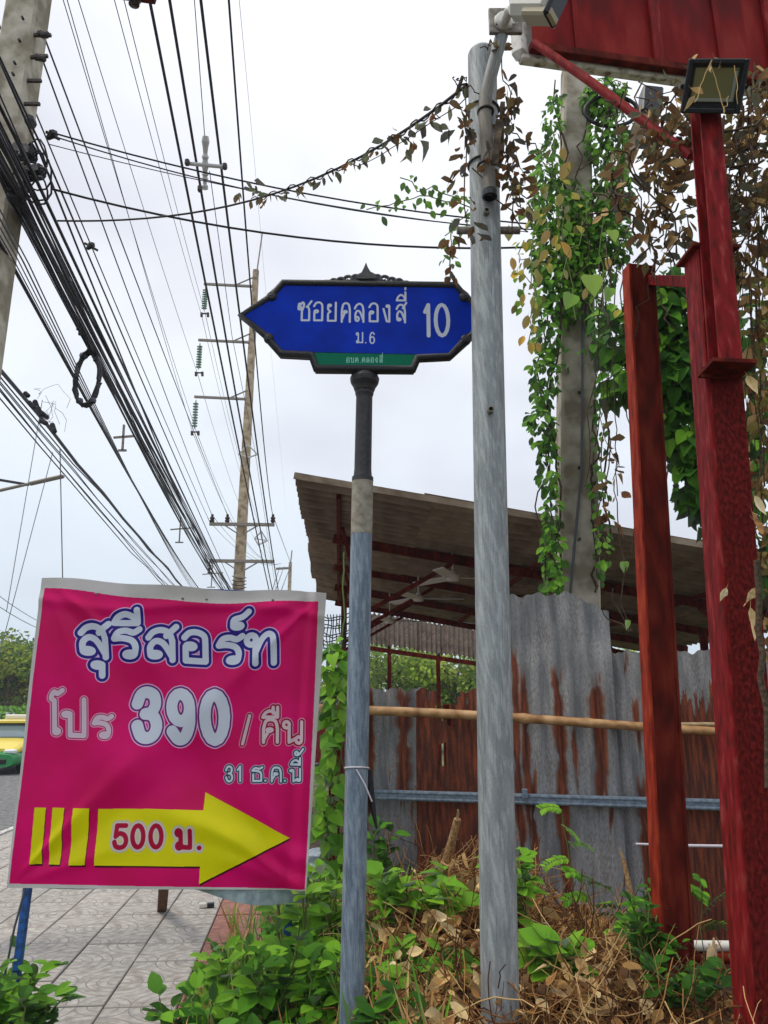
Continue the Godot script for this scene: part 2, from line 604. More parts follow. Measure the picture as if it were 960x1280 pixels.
func tile_images(seed_: int, c0: Color, c1: Color) -> Array:
	var S := 256
	var img := Image.create(S, S, false, Image.FORMAT_RGB8)
	var hm := Image.create(S, S, false, Image.FORMAT_L8)
	var a := FastNoiseLite.new()
	a.seed = seed_
	a.frequency = 1.0
	a.fractal_octaves = 5
	for y in S:
		for x in S:
			var p := Vector2(x + 0.5, y + 0.5) / S
			var d := 1.0
			for c in [Vector2(0, 0), Vector2(1, 1)]:
				var r := p.distance_to(c)
				for q in [0.16, 0.32, 0.48, 0.64]:
					d = minf(d, absf(r - q))
			if p.distance_to(Vector2.ZERO) > 0.64 and p.distance_to(Vector2.ONE) > 0.64:
				for q in [0.2, 0.36]:
					d = minf(d, absf(p.distance_to(Vector2(1, 0)) - q))
					d = minf(d, absf(p.distance_to(Vector2(0, 1)) - q))
			var g := 1.0 - smoothstep(0.006, 0.014, d)
			var n := a.get_noise_2d(p.x * 4.0, p.y * 4.0)
			var n2 := a.get_noise_2d(p.x * 46.0 + 9.0, p.y * 46.0 + 5.0)
			var c := c0.lerp(c1, clampf(0.5 + n * 0.8 + n2 * 0.35, 0, 1))
			c = c.lerp(srgb(112, 96, 80), clampf(a.get_noise_2d(p.x * 2.3 + 50.0, p.y * 2.3) * 0.7 - 0.1, 0, 0.25))
			c = c.lerp(srgb(96, 90, 84), g * (0.36 + 0.4 * n))
			img.set_pixel(x, y, c)
			hm.set_pixel(x, y, Color(1, 1, 1) * clampf(0.85 - g * 0.7 + n2 * 0.12, 0, 1))
	return [img, hm]

func tex(i: Image) -> ImageTexture:
	return ImageTexture.create_from_image(i)

func make_materials() -> void:
	M.soil = noisy(3, 0.012, [[0.25, srgb(40, 30, 22)], [0.5, srgb(64, 50, 36)], [0.75, srgb(92, 74, 52)]], 1.2, 0.95, 3.0)
	M.far_ground = noisy(4, 0.01, [[0.3, srgb(70, 84, 44)], [0.55, srgb(96, 104, 58)], [0.75, srgb(120, 112, 78)]], 6.0, 0.95)
	M.asphalt = noisy(5, 0.03, [[0.3, srgb(92, 92, 95)], [0.5, srgb(112, 112, 114)], [0.7, srgb(128, 127, 126)]], 2.4, 0.9, 0.6)
	M.paint = noisy(6, 0.02, [[0.35, srgb(150, 150, 146)], [0.5, srgb(215, 214, 208)]], 0.8, 0.8)
	M.kerb = noisy(7, 0.02, [[0.3, srgb(130, 126, 118)], [0.7, srgb(172, 168, 160)]], 0.9, 0.9, 0.6)
	M.joint = noisy(8, 0.03, [[0.3, srgb(40, 37, 33)], [0.7, srgb(70, 65, 58)]], 0.5, 0.95)
	for i in 3:
		var ti := tile_images(20 + i, srgb(146 + i * 7, 142 + i * 6, 138 + i * 5), srgb(190 + i * 5, 186 + i * 5, 180 + i * 5))
		var m := StandardMaterial3D.new()
		m.albedo_texture = tex(ti[0])
		m.roughness = 0.88
		ti[1].bump_map_to_normal_map(3.0)
		m.normal_enabled = true
		m.normal_texture = tex(ti[1])
		m.normal_scale = 0.8
		M["tile%d" % i] = m
	var rt := tile_images(31, srgb(138, 92, 82), srgb(176, 126, 112))
	M.red_tile = StandardMaterial3D.new()
	M.red_tile.albedo_texture = tex(rt[0])
	M.red_tile.roughness = 0.88
	M.concrete = noisy(9, 0.008, [[0.22, srgb(140, 130, 112)], [0.5, srgb(176, 168, 152)], [0.78, srgb(198, 190, 176)]], 1.4, 0.9, 0.8)
	M.concrete_tan = noisy(10, 0.006, [[0.25, srgb(134, 116, 92)], [0.5, srgb(176, 156, 130)], [0.75, srgb(196, 180, 156)]], 1.6, 0.9, 0.8)
	M.galv = StandardMaterial3D.new()
	M.galv.albedo_texture = tex(galv_image(41, 192, 1024, srgb(132, 139, 141), srgb(160, 167, 169), srgb(204, 209, 210), 0.36))
	M.galv.uv1_scale = Vector3(1, 0.2, 1)
	M.galv.roughness = 0.55
	M.galv.metallic = 0.1
	M.galv_blue = StandardMaterial3D.new()
	M.galv_blue.albedo_texture = tex(galv_image(43, 128, 512, srgb(98, 114, 132), srgb(140, 156, 170), srgb(178, 190, 198), 0.2))
	M.galv_blue.uv1_scale = Vector3(1, 0.35, 1)
	M.galv_blue.roughness = 0.5
	M.galv_blue.metallic = 0.08
	M.pipe_tan = noisy(44, 0.02, [[0.2, srgb(126, 118, 102)], [0.5, srgb(152, 145, 130)], [0.8, srgb(170, 164, 150)]], 0.5, 0.75, 0.2)
	M.rail = noisy(45, 0.03, [[0.3, srgb(98, 114, 130)], [0.7, srgb(136, 152, 166)]], 0.6, 0.5, 0.0, 0.25)
	M.black_paint = noisy(46, 0.03, [[0.3, srgb(34, 34, 38)], [0.55, srgb(46, 45, 50)], [0.8, srgb(60, 54, 54)]], 0.4, 0.5, 0.15)
	M.iron = noisy(47, 0.05, [[0.3, srgb(14, 14, 17)], [0.7, srgb(40, 40, 44)]], 0.3, 0.5, 0.3)
	M.pewter = noisy(48, 0.05, [[0.3, srgb(42, 43, 47)], [0.7, srgb(96, 97, 102)]], 0.12, 0.5, 0.4)
	M.red = noisy(50, 0.02, [[0.16, srgb(84, 28, 22)], [0.34, srgb(124, 27, 28)], [0.6, srgb(138, 30, 34)], [0.85, srgb(160, 68, 62)]], 0.7, 0.6, 0.4)
	M.red.uv1_scale = Vector3(2.2, 0.55, 2.2)
	M.red_rust_shaded = noisy(56, 0.05, [[0.2, srgb(66, 20, 16)], [0.42, srgb(94, 23, 20)], [0.6, srgb(106, 25, 24)], [0.85, srgb(122, 40, 30)]], 0.6, 0.8, 0.6)  # mottled rust, darkened further to carry the shade of a post front
	M.red_rust_shaded.uv1_scale = Vector3(2.0, 1.1, 2.0)
	M.red_lit = noisy(51, 0.016, [[0.15, srgb(104, 34, 22)], [0.38, srgb(140, 44, 28)], [0.6, srgb(154, 52, 32)], [0.85, srgb(168, 72, 46)]], 0.6, 0.7, 0.4)  # the post red brightened towards orange for its lit side
	M.red_lit.uv1_scale = Vector3(2.0, 0.6, 2.0)
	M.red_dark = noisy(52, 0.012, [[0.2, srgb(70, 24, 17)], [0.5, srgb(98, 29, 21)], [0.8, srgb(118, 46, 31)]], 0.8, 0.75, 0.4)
	M.red_dark.uv1_scale = Vector3(1.6, 0.5, 1.6)
	M.red_board = noisy(53, 0.006, [[0.2, srgb(96, 14, 14)], [0.5, srgb(128, 17, 18)], [0.78, srgb(144, 40, 32)]], 1.3, 0.6, 0.3)
	M.red_board.uv1_scale = Vector3(1.6, 0.4, 1.6)
	for rm in [M.red, M.red_rust_shaded, M.red_lit, M.red_dark, M.red_board]:
		rm.metallic_specular = 0.22
	M.white_dirty = noisy(54, 0.012, [[0.2, srgb(128, 112, 96)], [0.36, srgb(196, 190, 180)], [0.7, srgb(226, 224, 220)]], 0.5, 0.6)
	M.white_plastic = flat(srgb(216, 214, 206), 0.4)
	M.cream_plastic = flat(srgb(188, 178, 150), 0.5)
	M.dark_plastic = flat(srgb(28, 34, 44), 0.35)
	M.lamp_case = noisy(55, 0.03, [[0.3, srgb(24, 28, 34)], [0.7, srgb(46, 50, 56)]], 0.2, 0.5)
	M.pane_dull = flat(srgb(120, 118, 90), 0.5)
	M.lamp_glass = flat(srgb(126, 124, 84), 0.15)
	M.lamp_frame = flat(srgb(150, 156, 148), 0.4)
	M.asbestos = noisy(60, 0.008, [[0.2, srgb(116, 100, 84)], [0.5, srgb(142, 125, 107)], [0.8, srgb(162, 146, 128)]], 1.5, 0.95, 0.8)
	M.asbestos_dark = noisy(61, 0.008, [[0.2, srgb(98, 83, 69)], [0.5, srgb(122, 106, 90)], [0.8, srgb(142, 127, 111)]], 1.5, 0.95, 0.8)
	M.asbestos_old = noisy(62, 0.008, [[0.25, srgb(48, 38, 31)], [0.5, srgb(74, 61, 50)], [0.8, srgb(104, 90, 76)]], 1.2, 0.95, 0.8)
	M.cable = flat(srgb(26, 24, 32), 0.55)
	M.cable_thick = flat(srgb(36, 28, 46), 0.5)
	M.cable_grey = flat(srgb(86, 88, 98), 0.6)
	M.wire_pale = flat(srgb(120, 124, 132), 0.6)
	M.clamp = noisy(63, 0.05, [[0.3, srgb(40, 34, 34)], [0.7, srgb(90, 82, 80)]], 0.2, 0.6, 0.0, 0.4)
	M.steel = noisy(64, 0.03, [[0.3, srgb(120, 112, 104)], [0.7, srgb(158, 150, 140)]], 0.6, 0.6, 0.0, 0.3)
	M.glass_green = flat(srgb(140, 168, 158), 0.2)
	M.ceramic = flat(srgb(52, 26, 24), 0.25)
	M.insul_white = flat(srgb(196, 196, 198), 0.35)
	M.bamboo = noisy(65, 0.01, [[0.25, srgb(128, 88, 48)], [0.5, srgb(176, 132, 84)], [0.75, srgb(206, 166, 118)]], 0.8, 0.55)
	M.bamboo_pale = noisy(66, 0.01, [[0.3, srgb(150, 126, 92)], [0.7, srgb(190, 168, 130)]], 0.5, 0.7)
	M.stick = noisy(67, 0.02, [[0.3, srgb(120, 88, 54)], [0.7, srgb(182, 146, 100)]], 0.3, 0.8)
	M.vine = noisy(68, 0.02, [[0.3, srgb(50, 38, 28)], [0.7, srgb(96, 78, 58)]], 0.2, 0.9)
	M.vine_green = flat(srgb(104, 120, 58), 0.7)
	M.bark = noisy(69, 0.01, [[0.3, srgb(62, 50, 40)], [0.7, srgb(112, 98, 80)]], 0.6, 0.95, 1.5)
	M.blue_paint = noisy(70, 0.02, [[0.25, srgb(36, 72, 120)], [0.6, srgb(38, 96, 176)]], 0.4, 0.55)
	M.wood_post = noisy(71, 0.02, [[0.3, srgb(66, 44, 30)], [0.7, srgb(116, 84, 58)]], 0.3, 0.9, 0.8)
	M.cloth_back = noisy(72, 0.01, [[0.3, srgb(170, 172, 176)], [0.7, srgb(214, 216, 218)]], 0.7, 0.6)
	M.cloth_under = noisy(73, 0.01, [[0.3, srgb(132, 148, 156)], [0.7, srgb(178, 192, 198)]], 0.5, 0.6)
	M.tape = flat(srgb(214, 206, 214), 0.5)
	M.fan = flat(srgb(214, 206, 208), 0.5)
	M.leaf = []
	for c in [srgb(54, 100, 26), srgb(76, 128, 32), srgb(106, 158, 38), srgb(44, 82, 26)]:
		M.leaf.append(leaf_mat(c, 0.3))
	M.leaf_bright = []
	for c in [srgb(128, 178, 44), srgb(106, 160, 40), srgb(154, 192, 58)]:
		M.leaf_bright.append(leaf_mat(c, 0.5))
	M.leaf_yellow = []
	for c in [srgb(206, 172, 36), srgb(214, 164, 44), srgb(176, 168, 50)]:
		M.leaf_yellow.append(leaf_mat(c, 0.45))
	M.dry = []
	for c in [srgb(166, 130, 80), srgb(124, 84, 50), srgb(198, 168, 116), srgb(84, 54, 38)]:
		M.dry.append(leaf_mat(c, 0.5, 0.85))
		M.dry[-1].backlight = Color(0.4, 0.35, 0.26)
	M.dry_pale = []
	for c in [srgb(226, 200, 146), srgb(206, 172, 116), srgb(182, 136, 84), srgb(234, 214, 170)]:
		M.dry_pale.append(leaf_mat(c, 0.25, 0.85))
	M.dry_green = []
	for c in [srgb(124, 122, 58), srgb(148, 136, 74), srgb(104, 92, 48), srgb(112, 68, 46)]:
		M.dry_green.append(leaf_mat(c, 0.5, 0.8))
		M.dry_green[-1].backlight = Color(0.42, 0.4, 0.28)
	M.limp = []
	for c in [srgb(112, 118, 84), srgb(96, 94, 70), srgb(88, 72, 58), srgb(128, 128, 96)]:
		M.limp.append(leaf_mat(c, 0.35, 0.8))
	M.tree = []
	for c in [srgb(84, 116, 30), srgb(122, 142, 34), srgb(62, 94, 28), srgb(150, 152, 44)]:
		M.tree.append(leaf_mat(c, 0.35))
	M.tree_olive = []
	for c in [srgb(138, 168, 48), srgb(108, 140, 40), srgb(164, 178, 72), srgb(84, 112, 36)]:
		M.tree_olive.append(leaf_mat(c, 0.4))

# ---------------------------------------------------------------- the ground
func ground_h(x: float, d: float) -> float:
	var l := x + 0.1 * d
	var edge := smoothstep(-0.15, 0.55, l)
	var h := 0.42 * edge * smoothstep(7.5, 5.4, d) * smoothstep(0.9, 2.6, d)
	h += 0.16 * exp(-pow((x - 0.55) / 0.5, 2.0) - pow((d - 4.5) / 0.7, 2.0))
	h -= 0.10 * smoothstep(0.55, 0.95, x) * smoothstep(3.4, 4.2, d) * edge
	h -= 0.30 * smoothstep(1.15, 1.6, x) * smoothstep(3.0, 4.2, d) * edge
	h += edge * 0.03 * sin(x * 9.0 + d * 4.0) * sin(d * 7.0 - x * 3.0)
	return maxf(h, 0.0)

func make_ground() -> void:
	var b := B.new()
	b.quad(Vector3(-900, -0.2, 300), Vector3(900, -0.2, 300), Vector3(900, -0.2, -1200), Vector3(-900, -0.2, -1200))
	structure(obj("ground", b, M.far_ground))
	b = B.new()
	var pts := PackedVector3Array()
	var nx := 90
	var ny := 110
	for j in ny + 1:
		var d := lerpf(14.0, -3.0, float(j) / ny)
		for i in nx + 1:
			var l := lerpf(-0.26, 8.0, pow(float(i) / nx, 1.6))
			var p := RF(l, 0.0, d)
			p.y = ground_h(p.x, d) - 0.015
			pts.append(p)
	b.sheet(pts, nx, ny)
	structure(obj("soil", b, M.soil))
	b = B.new()
	for seg in 2:
		var d0 := -30.0 if seg == 0 else 60.0
		var d1 := 60.0 if seg == 0 else 500.0
		b.quad(RF(-15.5, -0.14, d0), RF(-3.86, -0.14, d0), RF(-3.86, -0.14, d1), RF(-15.5, -0.14, d1))
	structure(obj("road", b, M.asphalt))
	for line in [[-9.7, 0.12, 0.0], [-4.3, 0.1, -1.0], [-15.0, 0.1, -1.0]]:
		b = B.new()
		var d := -12.0
		while d < 160.0:
			var e := d + (3.0 if line[2] >= 0.0 else 9.0)
			b.quad(RF(line[0] - line[1] * 0.5, -0.136, d), RF(line[0] + line[1] * 0.5, -0.136, d), RF(line[0] + line[1] * 0.5, -0.136, e), RF(line[0] - line[1] * 0.5, -0.136, e))
			d += 9.0
		structure(obj("road_marking", b, M.paint))
	# pavement: the bed, then every tile
	var pv := Node3D.new()
	pv.name = "pavement"
	structure(pv)
	add_child(pv)
	b = B.new()
	var ax := Transform3D(Basis(Vector3(1, 0, 0), Vector3(0, 1, 0), Vector3(0.1, 0, 1)), Vector3.ZERO)
	b.box(ax * Transform3D(Basis.IDENTITY, Vector3(-1.98, -0.115, -50.0)), Vector3(3.44, 0.2, 140.0))
	obj("bed", b, M.joint, pv)
	b = B.new()
	b.box(ax * Transform3D(Basis.IDENTITY, Vector3(-1.98, -0.012, -66.7)), Vector3(3.42, 0.022, 106.0))
	obj("far_tiles", b, M.kerb, pv).set_meta("kind", "stuff")
	var tm := []
	for i in 4:
		b = B.new()
		b.box(Transform3D.IDENTITY, Vector3(0.389, 0.03, 0.389), 0.005)
		tm.append(b.mesh(M.red_tile if i == 3 else M["tile%d" % i]))
	for r in 26:
		var d := 3.4 + r * 0.4
		for c in 9:
			var l := -0.44 - c * 0.4
			var k := 3 if c == 0 else rng.randi() % 3
			var x := Transform3D(Basis(Vector3.UP, YAW) * Basis(Vector3.RIGHT, rf(-0.006, 0.006)) * Basis(Vector3.UP, PI / 2 * ((r + c) % 2)), RF(l, -0.015 + rf(-0.003, 0.003), d))
			piece("tile" if c else "red_tile", tm[k], x, pv)
	var kb := Node3D.new()
	kb.name = "kerb"
	structure(kb)
	add_child(kb)
	b = B.new()
	b.box(Transform3D.IDENTITY, Vector3(0.15, 0.2, 0.985), 0.012)
	var km := b.mesh(M.kerb)
	for r in 40:
		piece("kerb_stone", km, Transform3D(Basis(Vector3.UP, YAW), RF(-3.78, -0.1, 1.0 + r)), kb)

# ---------------------------------------------------------------- leaves
# a leaf: stalk end at the origin, tip at +y, upper face +z; kinds: oval, heart, dry (curled), slim
var leaf_cache := {}

func leaf_mesh(kind: String, m: Material, variant := 0) -> ArrayMesh:
	var key := "%s%d%d" % [kind, m.get_instance_id(), variant]
	if leaf_cache.has(key):
		return leaf_cache[key]
	var r := RandomNumberGenerator.new()
	r.seed = variant * 131 + kind.length()
	var rows: Array
	match kind:
		"heart": rows = [[0.0, 0.02], [0.02, 0.30], [0.2, 0.44], [0.45, 0.40], [0.72, 0.22], [1.0, 0.0]]
		"slim": rows = [[0.0, 0.012], [0.3, 0.022], [0.6, 0.018], [0.85, 0.01], [1.0, 0.0]]
		"dry": rows = [[0.0, 0.04], [0.12, 0.18], [0.35, 0.32], [0.62, 0.29], [0.85, 0.13], [1.0, 0.0]]
		_: rows = [[0.0, 0.02], [0.15, 0.2], [0.38, 0.31], [0.65, 0.27], [0.86, 0.13], [1.0, 0.0]]
	var b := B.new()
	var fold := r.randf_range(0.15, 0.45)
	var curl := r.randf_range(-0.1, 0.35)
	if kind == "dry":
		fold = r.randf_range(0.3, 1.25)
		curl = r.randf_range(-0.9, 0.9)
	var L := []
	var C := []
	var R := []
	var tw := 0.0 if kind != "dry" else r.randf_range(-2.2, 2.2)
	for q in rows:
		var t: float = q[0]
		var w: float = q[1]
		var z := -curl * t * t
		var wl := w * r.randf_range(0.85, 1.1)
		var wr := w * r.randf_range(0.85, 1.1)
		var a := tw * t
		C.append(Vector3(0, t, z))
		L.append(Vector3(-wl * cos(fold) * cos(a), t + (0.0 if kind != "heart" else -0.06 * w), z + wl * sin(fold) - wl * sin(a)))
		R.append(Vector3(wr * cos(fold) * cos(a), t + (0.0 if kind != "heart" else -0.06 * w), z + wr * sin(fold) + wr * sin(a)))
	for i in rows.size() - 1:
		for s in 2:
			var e: Array = L if s == 0 else R
			var p := [e[i], C[i], C[i + 1], e[i + 1]] if s == 0 else [C[i], e[i], e[i + 1], C[i + 1]]
			b.quad(p[0], p[1], p[2], p[3])
	# stalk
	b.tri(Vector3(-0.012, 0.0, 0), Vector3(0, -0.3, -0.05), Vector3(0.012, 0.0, 0))
	var o := b.mesh(m)
	leaf_cache[key] = o
	return o

func leaf_x(at: Vector3, tip: Vector3, face: Vector3, s: float) -> Transform3D:
	var y := tip.normalized()
	var z := face - y * face.dot(y)
	if z.length() < 0.05:
		z = Vector3(0.3, 0.1, 1) - y * Vector3(0.3, 0.1, 1).dot(y)
	z = z.normalized()
	return Transform3D(Basis(y.cross(z) * s, y * s, z * s), at)

# leaves of one plant: the largest in view are parts of their own, the rest one part
func leaves(parent: Node3D, kind: String, mats: Array, xs: Array, singles := 0, called := "leaf") -> void:
	var rank := []
	for x in xs:
		rank.append([x.basis.x.length() / maxf(0.5, x.origin.distance_to(Vector3(0, EYE, 0))), x])
	rank.sort_custom(func(a, b): return a[0] > b[0])
	var rest := {}
	for i in rank.size():
		var mi := rng.randi() % mats.size()
		var vi := rng.randi() % (3 if kind != "dry" else 6)
		var m := leaf_mesh(kind, mats[mi], vi)
		if i < singles:
			piece(called, m, rank[i][1], parent)
		else:
			if not rest.has(m):
				rest[m] = []
			rest[m].append(rank[i][1])
	for m in rest:
		scatter("leaves" if called == "leaf" else called.replace("leaf", "leaves"), m, rest[m], parent)

func droop(up := 0.0) -> Vector3:                     # a hanging leaf's tip
	return Vector3(rf(-0.7, 0.7), -0.7 + up + rf(-0.4, 0.4), rf(-0.7, 0.7))

# leaves strewn round a blob
func blob(c: Vector3, r: Vector3, count: int, size: float, up := 0.0) -> Array:
	var o := []
	for i in count:
		var q := rv(1.0)
		while q.length() > 1.0:
			q = rv(1.0)
		q = q * lerpf(1.0, 1.0 / maxf(q.length(), 0.2), 0.35)
		o.append(leaf_x(c + q * r, droop(up) + q * 0.4, Vector3(rf(-0.6, 0.6), rf(-0.1, 0.9), 0.7) + q * 0.4, size * rf(0.6, 1.25)))
	return o

func along(p: PackedVector3Array, every: float, size: float, off: float, up := 0.0) -> Array:
	var o := []
	for i in p.size() - 1:
		var n := p[i].distance_to(p[i + 1]) / every
		var c := int(n) + (1 if rng.randf() < n - int(n) else 0)
		for k in c:
			var q := p[i].lerp(p[i + 1], rng.randf()) + rv(off)
			o.append(leaf_x(q, droop(up), Vector3(rf(-0.6, 0.6), rf(-0.2, 0.8), 0.8), size * rf(0.6, 1.3)))
	return o

func wiggle(a: Vector3, b: Vector3, n: int, sag: float, jit: float) -> PackedVector3Array:
	var o := PackedVector3Array()
	var j := Vector3.ZERO
	for i in n + 1:
		var t := float(i) / n
		j = j * 0.6 + rv(jit)
		o.append(a.lerp(b, t) - Vector3(0, 4.0 * sag * t * (1.0 - t), 0) + (j if i > 0 and i < n else Vector3.ZERO))
	return o

# ---------------------------------------------------------------- trees
func tree(called: String, label: String, at: Vector3, h: float, r: float, mats: Array, leaf: float, n: int, group := "") -> void:
	var t := thing(called, label, "tree", at, group)
	var b := B.new()
	var top := at + Vector3(rf(-0.3, 0.3), h * 0.75, rf(-0.3, 0.3))
	var tr := wiggle(at - Vector3(0, 0.3, 0), top, 6, 0.0, 0.12)
	var rad := []
	for i in 7:
		rad.append(lerpf(0.045, 0.012, i / 6.0) * h * 0.5)
	b.tube(tr, rad, 7)
	var cl := []
	for i in 15:
		var s := rf(0.3, 1.0)
		var from := tr[int(s * 5.0)].lerp(tr[int(s * 5.0) + 1], 0.5)
		var ang := rf(0, TAU)
		var to := from + Vector3(cos(ang), rf(0.2, 0.9), sin(ang)) * r * rf(0.5, 0.95) * (1.25 - s * 0.5)
		b.tube(wiggle(from, to, 3, -0.05 * r, 0.06), [0.02 * h * 0.35, 0.015 * h * 0.35, 0.01 * h * 0.35, 0.004 * h], 5)
		cl.append([to, r * rf(0.28, 0.5)])
	obj("trunk", b, M.bark, t)
	cl.append([top, r * 0.5])
	var groups := {}
	var per := n / cl.size()
	for c in cl:
		var mi := rng.randi() % mats.size()
		for x in blob(c[0], Vector3(c[1], c[1] * 0.75, c[1]), per, leaf, 0.5):
			var m := leaf_mesh("oval", mats[mi if rng.randf() < 0.65 else rng.randi() % mats.size()], rng.randi() % 3)
			if not groups.has(m):
				groups[m] = []
			groups[m].append(x)
	for m in groups:
		scatter("crown", m, groups[m], t)

# ---------------------------------------------------------------- the street name sign
func px_poly(list: Array, d: float, c: Vector3) -> PackedVector2Array:   # an outline on the upright plane d metres off, about c
	var o := PackedVector2Array()
	for q in list:
		var p := P(q[0], q[1], d) - c
		o.append(Vector2(p.x, p.y))
	return o

func make_street_sign() -> void:
	var d := 3.3
	var c := P(456, 410, d)
	var t := thing("street_name_sign", "blue arrow-shaped street name sign in a black cast frame on top of a pole", "sign", c)
	var X := Transform3D(Basis.IDENTITY, c)
	var outer := [[298, 395], [333, 372], [338, 365], [353, 352], [570, 355], [585, 367], [590, 374], [613, 397], [590, 424], [584, 430], [563, 449], [524, 451], [517, 466], [394, 465], [388, 448], [350, 446], [334, 428], [329, 420]]
	var face := [[306, 395], [336, 376], [341, 376], [343, 366], [357, 357], [568, 360], [575, 371], [582, 373], [584, 378], [604, 398], [586, 417], [580, 420], [575, 428], [561, 443], [520, 445], [515, 458], [397, 457], [391, 441], [353, 439], [342, 427], [340, 420], [334, 419]]
	var b := B.new()
	b.prism(X, px_poly(outer, d, c), -0.022, 0.006)
	obj("back_plate", b, M.iron, t)
	# printed face
	var lo := P(296, 468, d) - c
	var hi := P(616, 348, d) - c
	var W := 1024
	var H := int(W * (hi.y - lo.y) / (hi.x - lo.x))
	var img := Image.create(W, H, false, Image.FORMAT_RGB8)
	var f := FastNoiseLite.new()
	f.seed = 5
	f.frequency = 0.006
	for y in H:
		for x in W:
			var n := f.get_noise_2d(x, y)
			img.set_pixel(x, y, srgb(0, 44, 160).lerp(srgb(0, 54, 188), 0.5 + n))
	var k := W / 320.0
	var tt := func(p: Vector2) -> Vector2: return Vector2((p.x - 296.0) * k, (p.y - 348.0) * H / 120.0)
	# green strip with a dark rule round it
	var g := [[386, 441.6], [527, 444.4], [518.5, 459.5], [396, 458.5]]
	var gp := PackedVector2Array()
	for q in g:
		gp.append(tt.call(Vector2(q[0], q[1])))
	var gi := Geometry2D.offset_polygon(gp, -2.5)[0]
	for y in range(int(90 * H / 120.0), H):
		for x in range(260, 760):
			var p := Vector2(x, y)
			if Geometry2D.is_point_in_polygon(p, gp):
				img.set_pixel(x, y, srgb(8, 112, 84) if Geometry2D.is_point_in_polygon(p, gi) else srgb(10, 20, 40))
	var white := srgb(206, 212, 222)
	var row := [["ซ", 370, 404, 15.5, 25], ["อ", 388.5, 404.3, 13, 25], ["ย", 405.5, 404.6, 13, 25], ["ค", 423, 405, 13, 25], ["ล", 440, 405.3, 13.5, 25], ["อ", 458, 405.6, 13, 25], ["ง", 475.5, 405.8, 13, 25], ["ส", 492.5, 406, 13, 25], ["ี", 492.5, 406, 13, 25], ["่", 492.5, 406, 13, 25]]
	letter(img, row, tt, [[4.4, white]])
	letter(img, [["1", 525, 422.5, 13, 41], ["0", 539, 422.8, 22, 41]], tt, [[8.0, white]])
	letter(img, [["ม", 443, 431, 9, 13.5], [".", 453.5, 431.3, 4, 12], ["6", 459, 431.5, 7.5, 14]], tt, [[2.9, white]])
	var small := []
	var at := 431.0
	for ch in ["อ", "บ", "ต", ".", "ค", "ล", "อ", "ง", "ส"]:
		small.append([ch, at, 454.8, 4.0, 6.4])
		at += 5.4 if ch != "." else 3.0
	small.append(["ี", at - 5.4, 454.8, 4.0, 6.4])
	small.append(["่", at - 5.4, 454.8, 4.0, 6.4])
	letter(img, small, tt, [[1.5, srgb(150, 205, 190)]])
	var m := StandardMaterial3D.new()
	m.albedo_texture = tex(img)
	m.roughness = 0.45
	m.metallic_specular = 0.22
	b = B.new()
	b.prism(X, px_poly(face, d, c), 0.004, 0.0095, Rect2(lo.x, lo.y, hi.x - lo.x, hi.y - lo.y))
	obj("face", b, m, t)
	# cast rim, between the outline and the face
	var rim := [[301.5, 395], [334.5, 374.5], [340, 370.5], [354.5, 354.5], [569.5, 357.5], [580, 370], [586.5, 375.5], [608.5, 397.5], [588.5, 420.5], [579.5, 427], [562, 446], [522, 448], [516, 462], [395.5, 461], [389.5, 444.5], [351.5, 442.5], [337, 426], [331.5, 419.5]]
	var pts := PackedVector3Array()
	for q in rim + [rim[0], ]:
		pts.append(P(q[0], q[1], d) + Vector3(0, 0, 0.004))
	b = B.new()
	b.tube(pts, 0.0165, 10, false, true)
	for q in [[340, 371], [336, 423], [580, 372], [582, 425]]:
		b.lathe(Transform3D(Basis(Vector3.RIGHT, PI / 2), P(q[0], q[1], d - 0.006)), [Vector2(0.024, -0.01), Vector2(0.024, 0.008), Vector2(0.016, 0.016), Vector2(0.0, 0.018)], 12)
	obj("rim", b, M.iron, t)
	# crest: scrolls and a pointed crown
	b = B.new()
	var crown := [[436, 352], [446, 345], [452, 342], [455, 336], [457.5, 329.5], [460, 336], [463, 341], [469, 344], [481, 352]]
	b.prism(X, px_poly(crown, d, c), -0.014, 0.012)
	b.prism(X, px_poly([[447, 351], [449, 347], [458, 338], [467, 347], [469, 351]], d, c), -0.016, 0.021)
	for s in [-1, 1]:
		for q in [[31, 350, 6.0], [22, 348, 6.5], [13, 346, 5.0], [40, 351, 5.0]]:
			var sc := PackedVector3Array()
			var rr := []
			for i in 14:
				var a := PI * 1.9 * i / 13.0
				var r0: float = q[2] * (1.0 - i / 18.0)
				sc.append(P(458 + s * (q[0] + r0 * cos(a) * 0.9), q[1] + 2.0 - r0 * 0.7 * sin(a), d) + Vector3(0, 0, 0.004 + 0.0006 * i))
				rr.append(0.009 * (1.0 - i / 22.0))
			b.tube(sc, rr, 6)
	b.bar(P(405, 353, d), P(511, 354, d), 0.02, 0.024, Vector3.BACK, 0.004)
	obj("crest", b, M.pewter, t)

